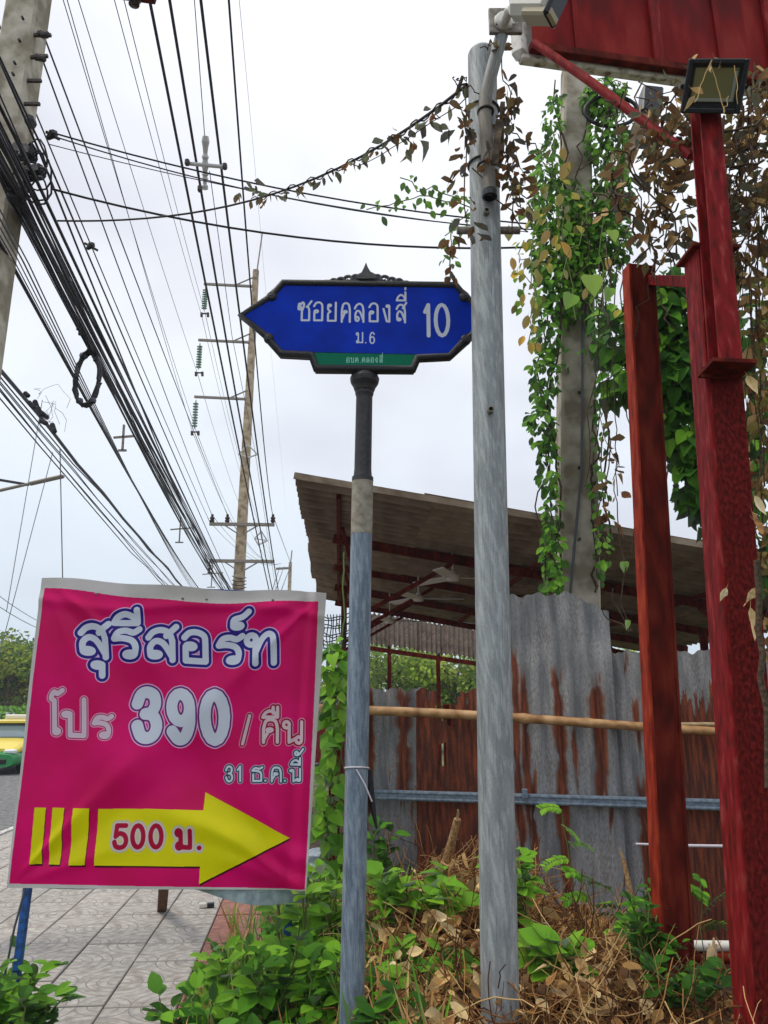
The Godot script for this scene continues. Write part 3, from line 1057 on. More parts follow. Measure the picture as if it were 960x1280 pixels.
func make_sign_pole() -> void:
	var d := 3.34
	var top := P(456, 466, d)
	var bot := P(440, 1250, d)
	var ax := (top - bot).normalized()
	var foot := bot - ax * ((bot.y + 0.1) / ax.y)
	var t := thing("sign_pole", "slim round pole, black above and grey steel below, carrying the blue street sign", "pole", foot)
	var at := func(h: float) -> Vector3: return foot + ax * ((h - foot.y) / ax.y)
	var y600: float = P(452, 600, d).y
	var y668: float = P(452, 668, d).y
	var ytop := top.y
	var X := func(y: float) -> Transform3D:
		return Transform3D(Basis(Quaternion(Vector3.UP, ax)), at.call(y))
	var b := B.new()
	b.lathe(X.call(y668), [Vector2(0.0465, foot.y - y668), Vector2(0.0465, -0.6), Vector2(0.046, 0.0)], 20)
	obj("steel_pipe", b, M.galv_blue, t)
	b = B.new()
	b.lathe(X.call(y668), [Vector2(0.0466, 0.0), Vector2(0.0468, y600 - y668 - 0.004), Vector2(0.045, y600 - y668), Vector2(0.034, y600 - y668 + 0.001)], 20)
	obj("weathered_pipe_end", b, M.pipe_tan, t)
	b = B.new()
	var L := ytop - y600
	b.lathe(X.call(y600), [Vector2(0.0475, -0.008), Vector2(0.0475, 0.012), Vector2(0.041, 0.016), Vector2(0.038, 0.05), Vector2(0.037, L - 0.12), Vector2(0.042, L - 0.105), Vector2(0.042, L - 0.095), Vector2(0.046, L - 0.088), Vector2(0.052, L - 0.07), Vector2(0.064, L - 0.05), Vector2(0.067, L - 0.03), Vector2(0.06, L - 0.012), Vector2(0.045, L), Vector2(0.03, L + 0.01), Vector2(0.0, L + 0.012)], 22)
	obj("black_post", b, M.black_paint, t)
	# tie and dangling string
	b = B.new()
	var y958: float = P(446, 960, d).y
	var ring := PackedVector3Array()
	for i in 25:
		var a := TAU * i / 24.0
		ring.append(at.call(y958 + 0.006 * sin(a)) + Vector3(cos(a) * 0.049, 0, sin(a) * 0.049))
	b.tube(ring, 0.0035, 5, false, true)
	b.tube(PackedVector3Array([at.call(y958) + Vector3(0.0, -0.002, 0.05), P(456, 980, d - 0.06), P(465, 1002, d - 0.05)]), 0.003, 5)
	var s := obj("tied_string", b, M.tape)
	tag(s, "white string tied round the grey sign pole with a loose end", "string")
	b = B.new()
	b.tube(PackedVector3Array([P(462, 962, d + 0.02), P(463, 985, d + 0.02), P(466, 1010, d + 0.02), P(471, 1036, d + 0.02)]), [0.012, 0.015, 0.013, 0.004], 6)
	s = obj("black_strap", b, M.cable)
	tag(s, "black plastic strap hanging behind the grey sign pole", "strap")

# ---------------------------------------------------------------- the resort banner
func make_banner() -> void:
	var dl := 4.08
	var dr := 4.2
	var TL := P(52, 724, dl)
	var TR := P(408, 741, dr)
	var BL := P(8, 1110, dl)
	var BR := P(383, 1113, dr)
	var base := Vector3((BL.x + BR.x) * 0.5, 0, -4.14)
	var t := thing("resort_banner", "magenta cloth banner with white and blue lettering and a yellow arrow", "banner", base)
	var W := 1024
	var img := Image.create(W, W, false, Image.FORMAT_RGB8)
	var f := FastNoiseLite.new()
	f.seed = 8
	f.frequency = 0.003
	var to := func(p: Vector2) -> Vector2:
		var v := (p.y - 732.0) / 379.0
		var xl := 52.0 - 44.0 * v
		var xr := 408.0 - 25.0 * v
		var u := (p.x - xl) / (xr - xl)
		var yt := lerpf(724.0, 741.0, u)
		var yb := lerpf(1110.0, 1113.0, u)
		return Vector2(u * W, (p.y - yt) / (yb - yt) * W)
	var tl: Vector2 = to.call(Vector2(56, 738))
	var tr: Vector2 = to.call(Vector2(397, 753))
	var bl: Vector2 = to.call(Vector2(11, 1105))
	var br: Vector2 = to.call(Vector2(381, 1111))
	var edge := PackedVector2Array([tl, to.call(Vector2(230, 753)), tr, to.call(Vector2(388, 960)), br, bl, to.call(Vector2(36, 900))])
	for y in W:
		for x in W:
			var n := f.get_noise_2d(x, y)
			var pink := srgb(228, 0, 112).lerp(srgb(206, 0, 90), clampf(0.5 + n, 0, 1))
			var inside := false
			if x > 20 and x < W - 60 and y > 60 and y < W - 24:
				inside = true
			else:
				inside = Geometry2D.is_point_in_polygon(Vector2(x, y), edge)
			img.set_pixel(x, y, pink if inside else srgb(214, 210, 208).lerp(srgb(190, 186, 180), clampf(0.4 + n, 0, 1)))
	var k := W / 362.0
	var white := srgb(214, 222, 236)
	var pale := srgb(226, 190, 226)
	var navy := srgb(44, 28, 132)
	# the resort's name
	var nm := [["ส", 97, 829, 37, 44], ["ุ", 97, 829, 37, 44], ["ร", 137, 830, 36, 42], ["ี", 138, 830, 34, 42], ["ส", 180, 832.5, 37, 44], ["อ", 224.5, 834, 33, 42], ["ร", 267, 835, 35, 40], ["์", 267, 835, 35, 40], ["ท", 305, 836, 39, 42]]
	letter(img, nm, to, [[8.8 * k, pale], [7.5 * k, navy], [4.0 * k, white]])
	var red := srgb(158, 10, 40)
	var pro := [["โ", 61, 930.5, 15, 34], ["ป", 77, 931, 29, 33], ["ร", 112, 932, 25, 30]]
	letter(img, pro, to, [[5.3 * k, srgb(230, 170, 205)], [4.2 * k, srgb(178, 40, 80)], [3.0 * k, srgb(216, 196, 214)]], 0.0)
	letter(img, [["3", 164, 932, 31, 60], ["9", 206, 933.5, 32, 60], ["0", 248, 934, 34, 62]], to, [[10.6 * k, pale], [9.3 * k, srgb(116, 28, 118)], [7.2 * k, white]])
	letter(img, [["/", 297, 936, 15, 32]], to, [[4.6 * k, pale], [3.9 * k, red], [2.0 * k, srgb(214, 190, 204)]])
	letter(img, [["ค", 324, 937, 23, 30], ["ื", 324, 937, 22, 28], ["น", 352, 938, 27, 28]], to, [[5.0 * k, pale], [4.2 * k, red], [2.1 * k, srgb(220, 196, 206)]])
	letter(img, [["3", 278, 984, 10, 19], ["1", 291, 984, 10, 19], ["ธ", 311, 985, 15, 18], [".", 327, 985, 8, 18], ["ค", 336, 985, 15, 18], [".", 352, 985, 8, 18], ["น", 361, 985.5, 15, 17], ["ี", 361, 985.5, 14, 19], ["้", 360, 985.5, 16, 20.5]], to, [[3.7 * k, pale], [2.9 * k, srgb(18, 70, 78)], [1.35 * k, white]])
	# arrow and bars, with their printed dark edge
	var shapes := [[[42, 1017], [56, 1017], [50.5, 1083], [36, 1083]], [[64, 1017], [78.5, 1017], [73, 1083.5], [59, 1083.5]], [[89.5, 1017], [109.5, 1017], [104, 1084], [84, 1084]], [[120, 1017.5], [250.5, 1018.5], [252.5, 997], [361, 1052.5], [246, 1106], [247, 1085.5], [115, 1084.5]]]
	for pass_ in 2:
		for s in shapes:
			var pp := PackedVector2Array()
			var lo := Vector2(1e9, 1e9)
			var hi := Vector2.ZERO
			for q in s:
				var w: Vector2 = to.call(Vector2(q[0], q[1]) + (Vector2(0.9, 2.0) if pass_ == 0 else Vector2.ZERO))
				pp.append(w)
				lo = lo.min(w)
				hi = hi.max(w)
			for y in range(int(lo.y), int(hi.y) + 1):
				for x in range(int(lo.x), int(hi.x) + 1):
					if Geometry2D.is_point_in_polygon(Vector2(x + 0.5, y + 0.5), pp):
						img.set_pixel(x, y, srgb(66, 8, 30) if pass_ == 0 else srgb(222, 216, 0).lerp(srgb(236, 228, 10), clampf(0.5 + f.get_noise_2d(x, y), 0, 1)))
	letter(img, [["5", 138, 1064, 19, 27], ["0", 159.5, 1064, 19, 27], ["0", 182, 1064, 19, 27], ["ม", 217, 1064.5, 20, 22], [".", 242, 1065, 12, 20]], to, [[6.2 * k, srgb(210, 200, 170)], [4.4 * k, srgb(214, 206, 204)], [2.7 * k, srgb(176, 10, 56)]])
	var m := StandardMaterial3D.new()
	m.albedo_texture = tex(img)
	m.roughness = 0.38
	m.metallic_specular = 0.3
	# the cloth, with pulls from its corners
	var nx := 96
	var ny := 96
	var pts := PackedVector3Array()
	var back := PackedVector3Array()
	for j in ny + 1:
		var v := float(j) / ny
		for i in nx + 1:
			var u := float(i) / nx
			var p := TL.lerp(TR, u).lerp(BL.lerp(BR, u), v)
			var w := 0.0
			for cn in [[0.0, 0.0, 0.72], [1.0, 0.0, 2.45], [0.0, 1.0, -0.7], [1.0, 1.0, -2.5]]:
				var q := Vector2(u - cn[0], v - cn[1])
				var r := q.length()
				var an: float = q.angle() - cn[2]
				w += 0.011 * exp(-pow((an + 0.12) / 0.07, 2.0)) * smoothstep(0.02, 0.2, r) * exp(-r * 2.2)
				w -= 0.009 * exp(-pow((an - 0.1) / 0.1, 2.0)) * smoothstep(0.02, 0.25, r) * exp(-r * 1.8)
				w += 0.008 * exp(-pow((an - 0.36) / 0.08, 2.0)) * smoothstep(0.02, 0.25, r) * exp(-r * 3.0)
			w += 0.006 * exp(-pow((v - 0.075 - 0.02 * sin(u * 7.0)) / 0.018, 2.0))
			w += 0.006 * exp(-pow((u - 0.965 + 0.01 * sin(v * 5.0)) / 0.012, 2.0)) - 0.005 * exp(-pow((u - 0.93) / 0.014, 2.0))
			w += 0.008 * exp(-pow((v - 0.80 - (u - 0.6) * 0.28) / 0.035, 2.0)) * smoothstep(0.35, 0.6, u)
			w += 0.01 * exp(-pow((v - 0.93 - (u - 0.8) * 0.3) / 0.03, 2.0)) * smoothstep(0.6, 0.85, u)
			w -= 0.008 * sin(PI * u) * sin(PI * v)
			w += 0.004 * sin(u * 9.0 + v * 4.0) * sin(v * 7.0)
			# uneven hem
			var hem := 0.008 * sin(u * 6.0 + 1.0) * (1.0 - v) + 0.006 * sin(u * 17.0) * (1.0 - v)
			w *= 1.7
			pts.append(p + Vector3(0, hem, w))
			back.append(p + Vector3(0, hem, w - 0.004))
	var b := B.new()
	b.sheet(pts, nx, ny)
	obj("printed_cloth", b, m, t)
	b = B.new()
	b.sheet(back, nx, ny)
	obj("cloth_back", b, M.cloth_back, t)
	# a loose flap along the bottom and a folded strip at the top
	b = B.new()
	var fp := PackedVector3Array()
	for j in 5:
		for i in 17:
			var u := i / 16.0
			var top := BL.lerp(BR, lerpf(0.05, 0.995, u)) + Vector3(0, 0.01, -0.012)
			var drop := 0.012 + 0.075 * smoothstep(0.55, 0.9, u) + 0.012 * sin(u * 11.0)
			fp.append(top + Vector3(0, -drop * j / 4.0, -0.02 * j / 4.0 * (1.0 + sin(u * 14.0))))
	b.sheet(fp, 16, 4)
	obj("bottom_hem", b, M.cloth_under, t)
	# frame of blue steel tube behind the cloth
	b = B.new()
	var zb := Vector3(0, -0.014, -0.075)
	for e in [[TL, TR], [BL + Vector3(0, 0.05, 0), BR + Vector3(0, 0.05, 0)], [TL.lerp(BL, 0.5), TR.lerp(BR, 0.5)]]:
		b.bar(e[0].lerp(e[1], 0.01) + zb, e[0].lerp(e[1], 0.985) + zb, 0.028, 0.028)
	obj("frame", b, M.blue_paint, t)
	for e in [[TL, BL, 0.055], [TR, BR, 0.945]]:
		b = B.new()
		var a: Vector3 = TL.lerp(TR, e[2]) + zb * 1.6
		var z: Vector3 = BL.lerp(BR, e[2]) + zb * 1.6
		b.bar(Vector3(z.x - 0.05, -0.03, z.z), a, 0.036, 0.036, Vector3.BACK, 0.003)
		obj("leg", b, M.blue_paint, t)
	# a wooden prop that leans against the back
	b = B.new()
	var foot := P(203, 1131, 7.0)
	foot.y = 0.0
	b.bar(foot + Vector3(0, -0.03, 0), P(206, 1112, 4.9) + Vector3(0, 0.55, 0), 0.07, 0.07, Vector3.RIGHT, 0.006)
	obj("wooden_prop", b, M.wood_post, t)
	b = B.new()
	b.tube(PackedVector3Array([BL + Vector3(0.08, 0, -0.03), P(18, 1160, dl + 0.04), P(10, 1200, dl + 0.08), P(-6, 1275, dl + 0.2)]), 0.006, 5)
	obj("tie_wire", b, M.cable_grey, t)
	b = B.new()
	for q in [[228, 748], [258, 749], [341, 750], [120, 742]]:
		b.lathe(Transform3D(Basis(Vector3.RIGHT, PI / 2), P(q[0], q[1], 4.1) + Vector3(0, 0, -0.012)), [Vector2(0.007, 0.0), Vector2(0.007, 0.014), Vector2(0.0, 0.018)], 8)
	obj("rivets", b, M.steel, t).set_meta("kind", "stuff")

# ---------------------------------------------------------------- the galvanised pole and what hangs on it
func make_galv_pole() -> void:
	var d := 3.05
	var top := P(602.5, 66, d)
	var low := P(625, 1250, d)
	var ax := (top - low).normalized()
	var foot := low - ax * ((low.y + 0.1) / ax.y)
	var t := thing("steel_pole", "thick galvanised steel pole standing in front of the blue street sign", "pole", foot)
	var L := top.distance_to(foot)
	var X := Transform3D(Basis(Quaternion(Vector3.UP, ax)), foot)
	var b := B.new()
	b.lathe(X, [Vector2(0.0665, 0), Vector2(0.0665, L * 0.5), Vector2(0.0665, L - 0.015), Vector2(0.060, L), Vector2(0.045, L + 0.012), Vector2(0.0, L + 0.018)], 28)
	obj("tube", b, M.galv, t)
	var at := func(py: float) -> Vector3: return foot + ax * ((P(612, py, d).y - foot.y) / ax.y)
	for q in [[516, 612], [270, 607]]:
		b = B.new()
		var a: Vector3 = P(q[1], q[0], d - 0.05)
		var x := Transform3D(Basis(Vector3.RIGHT, PI / 2), a)
		b.lathe(x, [Vector2(0.0135, 0.0), Vector2(0.0135, 0.045), Vector2(0.009, 0.046), Vector2(0.009, 0.01)], 14)
		obj("pipe_stub", b, M.galv, t)
		b = B.new()
		b.lathe(x, [Vector2(0.0095, 0.012), Vector2(0.0, 0.013)], 12)
		obj("stub_bore", b, M.dark_plastic, t)
	b = B.new()
	b.tube(PackedVector3Array([P(571, 288, d + 0.02), P(650, 288, d + 0.02)]), 0.017, 12)
	obj("cross_pipe", b, M.steel, t)
	# the camera arm: a pipe clamped along the front of the pole, leaning out at the top
	var arm := thing("camera_arm", "grey bent pipe arm clamped to the top of the galvanised pole", "pipe", P(611, 236, d))
	b = B.new()
	b.tube(PackedVector3Array([P(612, 238, d - 0.1), P(609, 190, d - 0.1), P(606, 140, d - 0.1), P(607, 120, d - 0.105), P(613, 96, d - 0.12), P(620, 70, d - 0.14), P(627, 44, d - 0.16)]), 0.029, 14)
	obj("pipe", b, M.galv, arm)
	b = B.new()
	b.lathe(Transform3D(Basis.IDENTITY, P(612, 240, d - 0.1)), [Vector2(0.024, -0.03), Vector2(0.033, -0.025), Vector2(0.033, 0.0), Vector2(0.029, 0.005)], 14)
	obj("end_plug", b, M.dark_plastic, arm)
	for py in [140, 208]:
		b = B.new()
		var c: Vector3 = P(607, py, d - 0.1)
		var ring := PackedVector3Array()
		for i in 21:
			var a := TAU * i / 20.0
			ring.append(c + Vector3(cos(a) * 0.033, 0.004 * sin(a), sin(a) * 0.033))
		b.tube(ring, 0.006, 5, false, true)
		obj("clamp", b, M.clamp, arm)
		b = B.new()
		var big := PackedVector3Array()
		for i in 21:
			var a := TAU * i / 20.0
			big.append((at.call(py) as Vector3) + Vector3(cos(a) * 0.071, 0.004, sin(a) * 0.071))
		b.tube(big, 0.006, 5, false, true)
		obj("clamp", b, M.clamp, arm)
	# the box camera
	var cd := d - 0.18
	var cam := thing("security_camera", "white bullet security camera on a square plate above the galvanised pole", "camera", P(628, 28, cd))
	b = B.new()
	b.bar(P(611, 27, cd), P(652, 27, cd), 0.135, 0.02, Vector3.BACK, 0.003)
	obj("mounting_plate", b, M.steel, cam)
	b = B.new()
	b.lathe(Transform3D(Basis(Vector3.RIGHT, PI / 2), P(630, 30, cd) + Vector3(0, 0, 0.011)), [Vector2(0.046, 0.0), Vector2(0.046, 0.012), Vector2(0.04, 0.02), Vector2(0.03, 0.024), Vector2(0.0, 0.026)], 24)
	b.tube(PackedVector3Array([P(630, 30, cd) + Vector3(0, 0, 0.02), P(632, 24, cd - 0.07), P(636, 14, cd - 0.11), P(648, 12, cd - 0.13)]), [0.022, 0.02, 0.02, 0.018], 12)
	obj("swivel_base", b, M.white_plastic, cam)
	for q in [[620, 24], [640, 24], [620, 36], [640, 36]]:
		b = B.new()
		b.lathe(Transform3D(Basis(Vector3.RIGHT, PI / 2), P(q[0], q[1], cd) + Vector3(0, 0, 0.022)), [Vector2(0.005, 0.0), Vector2(0.005, 0.004), Vector2(0.0, 0.005)], 8)
		obj("screw", b, M.clamp, cam)
	b = B.new()
	var a0 := P(640, 8, cd - 0.14)
	var a1 := P(692, 8, cd - 0.24)
	b.bar(a0, a1, 0.1, 0.11, Vector3.UP, 0.03)
	obj("housing", b, M.white_plastic, cam)
	b = B.new()
	b.bar(a0.lerp(a1, 0.3) - Vector3(0, 0.05, 0), a1 - Vector3(0, 0.05, 0), 0.085, 0.04, Vector3.UP, 0.01)
	obj("underside", b, M.cream_plastic, cam)
	b = B.new()
	b.bar(a1 - (a1 - a0) * 0.03, a1 + (a1 - a0) * 0.1, 0.108, 0.135, Vector3.UP, 0.03)
	obj("lens_cap", b, M.dark_plastic, cam)

# ---------------------------------------------------------------- concrete pole behind the fence
func tapered(a: Vector3, b_: Vector3, w0: float, w1: float, dep0: float, dep1: float, bev: float) -> B:
	var b := B.new()
	var c := func(w: float, e: float) -> Array:
		return [Vector2(-w + bev, -e), Vector2(w - bev, -e), Vector2(w, -e + bev), Vector2(w, e - bev), Vector2(w - bev, e), Vector2(-w + bev, e), Vector2(-w, e - bev), Vector2(-w, -e + bev)]
	var l: Array = c.call(w0 * 0.5, dep0 * 0.5)
	var h: Array = c.call(w1 * 0.5, dep1 * 0.5)
	for i in 8:
		var j := (i + 1) % 8
		b.quad(a + Vector3(l[j].x, 0, l[j].y), a + Vector3(l[i].x, 0, l[i].y), b_ + Vector3(h[i].x, 0, h[i].y), b_ + Vector3(h[j].x, 0, h[j].y))
	for i in range(1, 7):
		b.tri(b_ + Vector3(h[0].x, 0, h[0].y), b_ + Vector3(h[i + 1].x, 0, h[i + 1].y), b_ + Vector3(h[i].x, 0, h[i].y))
	return b

func make_concrete_pole() -> void:
	var d := 6.35
	var lo := P(721, 745, d)
	var hi := P(719, 86, d)
	var ax := (hi - lo).normalized()
	var foot := lo - ax * (lo.y / ax.y)
	var t := thing("concrete_pole", "square concrete pole wrapped in green vine behind the zinc fence", "pole", foot)
	obj("shaft", tapered(foot, hi, 0.36, 0.245, 0.3, 0.2, 0.02), M.concrete, t)
	for py in [491, 585, 674]:
		var b := B.new()
		b.lathe(Transform3D(Basis(Vector3.RIGHT, PI / 2), P(724, py, d - 0.135)), [Vector2(0.014, 0.0), Vector2(0.014, 0.012), Vector2(0.0, 0.0125)], 10)
		obj("bolt_hole", b, M.dark_plastic, t)
	var b := B.new()
	b.tube(PackedVector3Array([P(729, 300, d - 0.15), P(728, 470, d - 0.15), P(727, 585, d - 0.155), P(720, 660, d - 0.16), P(713, 742, d - 0.17)]), 0.012, 6)
	obj("earth_cable", b, M.cable_grey, t)
	# slanting concrete strut with a black lamp head
	var s := thing("concrete_strut", "slanting concrete beam with a black box at its upper end beside the vine pole", "beam", P(735, 320, d))
	b = B.new()
	b.bar(P(735, 320, d), P(812, 128, d - 0.1), 0.14, 0.14, Vector3.BACK, 0.015)
	obj("beam", b, M.concrete_tan, s)
	b = B.new()
	b.bar(P(812, 146, d - 0.12), P(814, 114, d - 0.12), 0.19, 0.16, Vector3.BACK, 0.015)
	obj("box", b, M.dark_plastic, s)
	b = B.new()
	var lp := PackedVector3Array()
	for i in 25:
		var a := TAU * i / 24.0
		lp.append(P(764 + 33 * cos(a), 139 + 19 * sin(a), d - 0.3))
	b.tube(lp, 0.017, 6, false, true)
	var c := obj("cable_loop", b, M.cable)
	tag(c, "loop of black cable hanging beside the top of the vine pole", "cable")

# ---------------------------------------------------------------- fence of zinc sheets
func fence_at(px: float, off := 0.0) -> Vector3:
	var k := (px - 480.0) / 1016.0
	var x := 5.957 * k / (1.0 + 0.2895 * k)
	return Vector3(x, 0, -(6.0 - 0.2895 * (x + 0.148) - off))

func make_fence() -> void:
	var t := thing("zinc_fence", "fence of rusty corrugated zinc sheets with a grey steel rail", "fence", fence_at(680))
	var S0 := StandardMaterial3D.new()
	S0.albedo_texture = tex(rust_image(71, [[0.3, 0.05, 0.0, 0.5], [0.7, 0.08, 0.0, 0.45], [0.9, 0.05, 0.1, 0.8], [0.1, 0.1, 0.0, 0.12]], 0.1))
	var S1 := StandardMaterial3D.new()
	S1.albedo_texture = tex(rust_image(72, [], 0.92))
	var S2 := StandardMaterial3D.new()
	S2.albedo_texture = tex(rust_image(73, [[0.10, 0.035, 0.16, 0.98], [0.175, 0.035, 0.22, 0.66], [0.215, 0.03, 0.5, 1.0], [0.49, 0.055, 0.21, 0.99], [0.62, 0.022, 0.36, 0.52], [0.84, 0.065, 0.24, 0.60], [0.9, 0.02, 0.56, 0.66], [0.36, 0.02, 0.9, 1.0]], -0.32))
	var S3 := StandardMaterial3D.new()
	S3.albedo_texture = tex(rust_image(74, [[0.4, 0.05, 0.16, 0.3], [0.4, 0.07, 0.42, 1.0], [0.62, 0.06, 0.16, 0.36], [0.72, 0.1, 0.36, 1.0], [0.9, 0.16, 0.3, 1.0], [0.55, 0.2, 0.62, 1.0], [0.3, 0.03, 0.02, 0.08]], -0.2))
	var S4 := StandardMaterial3D.new()
	S4.albedo_texture = tex(rust_image(75, [], 1.3, 192, 384, 0.11))
	for m in [S0, S1, S2, S3, S4]:
		m.roughness = 0.72
		m.metallic = 0.12
	# [material, left, right, top line, offset towards the eye, hole, bent corner]
	var list := [[S0, 432, 536, 862, 0.0, false], [S1, 520, 652, 863, 0.03, true], [S2, 630, 766, 745, 0.06, false], [S3, 757, 850, 815, 0.02, false], [S4, 842, 968, 815, 0.05, false], [S1, 958, 1085, 812, 0.02, false]]
	for s in list:
		var a := fence_at(s[1], s[4])
		var z := fence_at(s[2], s[4])
		var along_ := (z - a)
		var w := along_.length()
		var dir := along_ / w
		var nrm := Vector3(-dir.z, 0, dir.x)
		if nrm.z < 0:
			nrm = -nrm
		var waves := w / 0.115
		var nx := int(ceil(waves * 8.0))
		var ny := 34
		var top: float = P(s[1], s[3], -a.z).y
		var pts := PackedVector3Array()
		for j in ny + 1:
			var v := float(j) / ny
			for i in nx + 1:
				var u := float(i) / nx
				var h := top + (0.012 * sin(u * 23.0) + 0.008 * sin(u * 51.0 + s[1])) * (1.0 - v)
				var p := a + dir * w * u
				p.y = lerpf(h, -0.05, v)
				var o := 0.0085 * cos(TAU * u * waves) + 0.006 * sin(v * 11.0 + u * 5.0 + s[1])
				if s[3] == 745:                      # the dented, bent-over corner of the tall sheet
					var q := smoothstep(0.70, 1.0, u + 0.25 * (0.16 - v)) * smoothstep(0.22, 0.0, v)
					o -= 0.16 * q
					p.y -= 0.11 * q
					o += 0.02 * exp(-pow((u - 0.78 - v * 0.5) / 0.05, 2.0)) * smoothstep(0.25, 0.05, v)
					o -= 0.012 * exp(-pow((v - 0.135) / 0.02, 2.0))
				pts.append(p + nrm * o)
		var holes := {}
		if s[5]:
			for j in ny:
				for i in nx:
					var u := (i + 0.5) / nx
					var v := (j + 0.5) / ny
					if absf(u - 0.29 - 0.03 * sin(v * 60.0)) < 0.125 - v * 0.8 and v < 0.15:
						holes[Vector2i(i, j)] = true
					if absf(u - 0.25) < 0.035 and v > 0.21 and v < 0.29:
						holes[Vector2i(i, j)] = true
		var b := B.new()
		b.sheet(pts, nx, ny, PackedVector2Array(), holes)
		obj("zinc_sheet", b, s[0], t)
	var b := B.new()
	var r0 := fence_at(464, 0.11)
	var r1 := fence_at(1060, 0.11)
	r0.y = P(464, 993, -r0.z).y
	r1.y = P(914, 1007, -fence_at(914, 0.11).z).y
	var n2 := (r1 - r0).normalized()
	b.bar(r0, r1, 0.05, 0.066, Vector3.UP, 0.003)
	b.bar(r0 + Vector3(0, 0.02, 0.028), r1 + Vector3(0, 0.02, 0.028), 0.012, 0.012, Vector3.UP, 0.002)
	b.bar(r0 + Vector3(0, -0.02, 0.028), r1 + Vector3(0, -0.02, 0.028), 0.012, 0.012, Vector3.UP, 0.002)
	obj("rail", b, M.rail, t)
	b = B.new()
	var q := fence_at(647, 0.16)
	q.y = P(647, 992, -q.z).y
	b.box(Transform3D(Basis.IDENTITY, q), Vector3(0.035, 0.06, 0.04), 0.004)
	obj("rail_bracket", b, M.rail, t)
	for px in [560, 760, 905]:
		b = B.new()
		var f0 := fence_at(px, -0.06)
		b.bar(f0 + Vector3(0, -0.05, 0), f0 + Vector3(0, 1.6, 0), 0.06, 0.06, Vector3.BACK, 0.004)
		obj("post", b, M.red_dark, t)
	# bamboo poles lashed along the fence
	var l0 := fence_at(398, 0.17)
	var l1 := fence_at(960, 0.17)
	l0.y = P(404, 886, -l0.z).y
	l1.y = P(905, 915, -fence_at(905, 0.17).z).y - 0.005
	b = B.new()
	var bp := PackedVector3Array()
	var br := []
	for i in 61:
		var u := i / 60.0
		bp.append(l0.lerp(l1, u) + Vector3(0, 0.012 * sin(u * 5.0), 0))
		var node := absf(fposmod(u * 7.3, 1.0) - 0.5)
		br.append(lerpf(0.034, 0.026, u) + (0.005 if node < 0.035 else 0.0))
	b.tube(bp, br, 12)
	var o := obj("bamboo_pole", b, M.bamboo)
	tag(o, "long golden bamboo pole running along the front of the zinc fence", "pole")
	b = B.new()
	l0 = fence_at(757, 0.09)
	l1 = fence_at(990, 0.09)
	l0.y = P(757, 906, -l0.z).y
	l1.y = P(905, 905, -l1.z).y
	b.tube(PackedVector3Array([l0, l0.lerp(l1, 0.5), l1]), 0.014, 8)
	o = obj("bamboo_pole", b, M.bamboo_pale)
	tag(o, "thin pale bamboo just above the golden one at the right of the fence", "pole")
	b = B.new()
	b.tube(PackedVector3Array([P(795, 1055, 4.55), P(850, 1057, 4.6), P(930, 1058, 4.65)]), [0.006, 0.008, 0.008], 6)
	o = obj("thin_rod", b, M.tape)
	tag(o, "thin whitish rod lying level behind the slim red post", "rod")
	b = B.new()
	b.tube(PackedVector3Array([P(850, 1182, 4.5), P(960, 1183, 4.45)]), 0.026, 12)
	o = obj("white_pipe", b, M.white_plastic)
	tag(o, "white plastic pipe low down between the two red posts", "pipe")
	b = B.new()
	b.tube(PackedVector3Array([P(755, 1186, 4.6), P(870, 1196, 4.5), P(960, 1200, 4.4)]), 0.028, 12)
	o = obj("rusty_pipe", b, M.red_dark)
	tag(o, "rusty brown pipe just below the white pipe behind the red posts", "pipe")

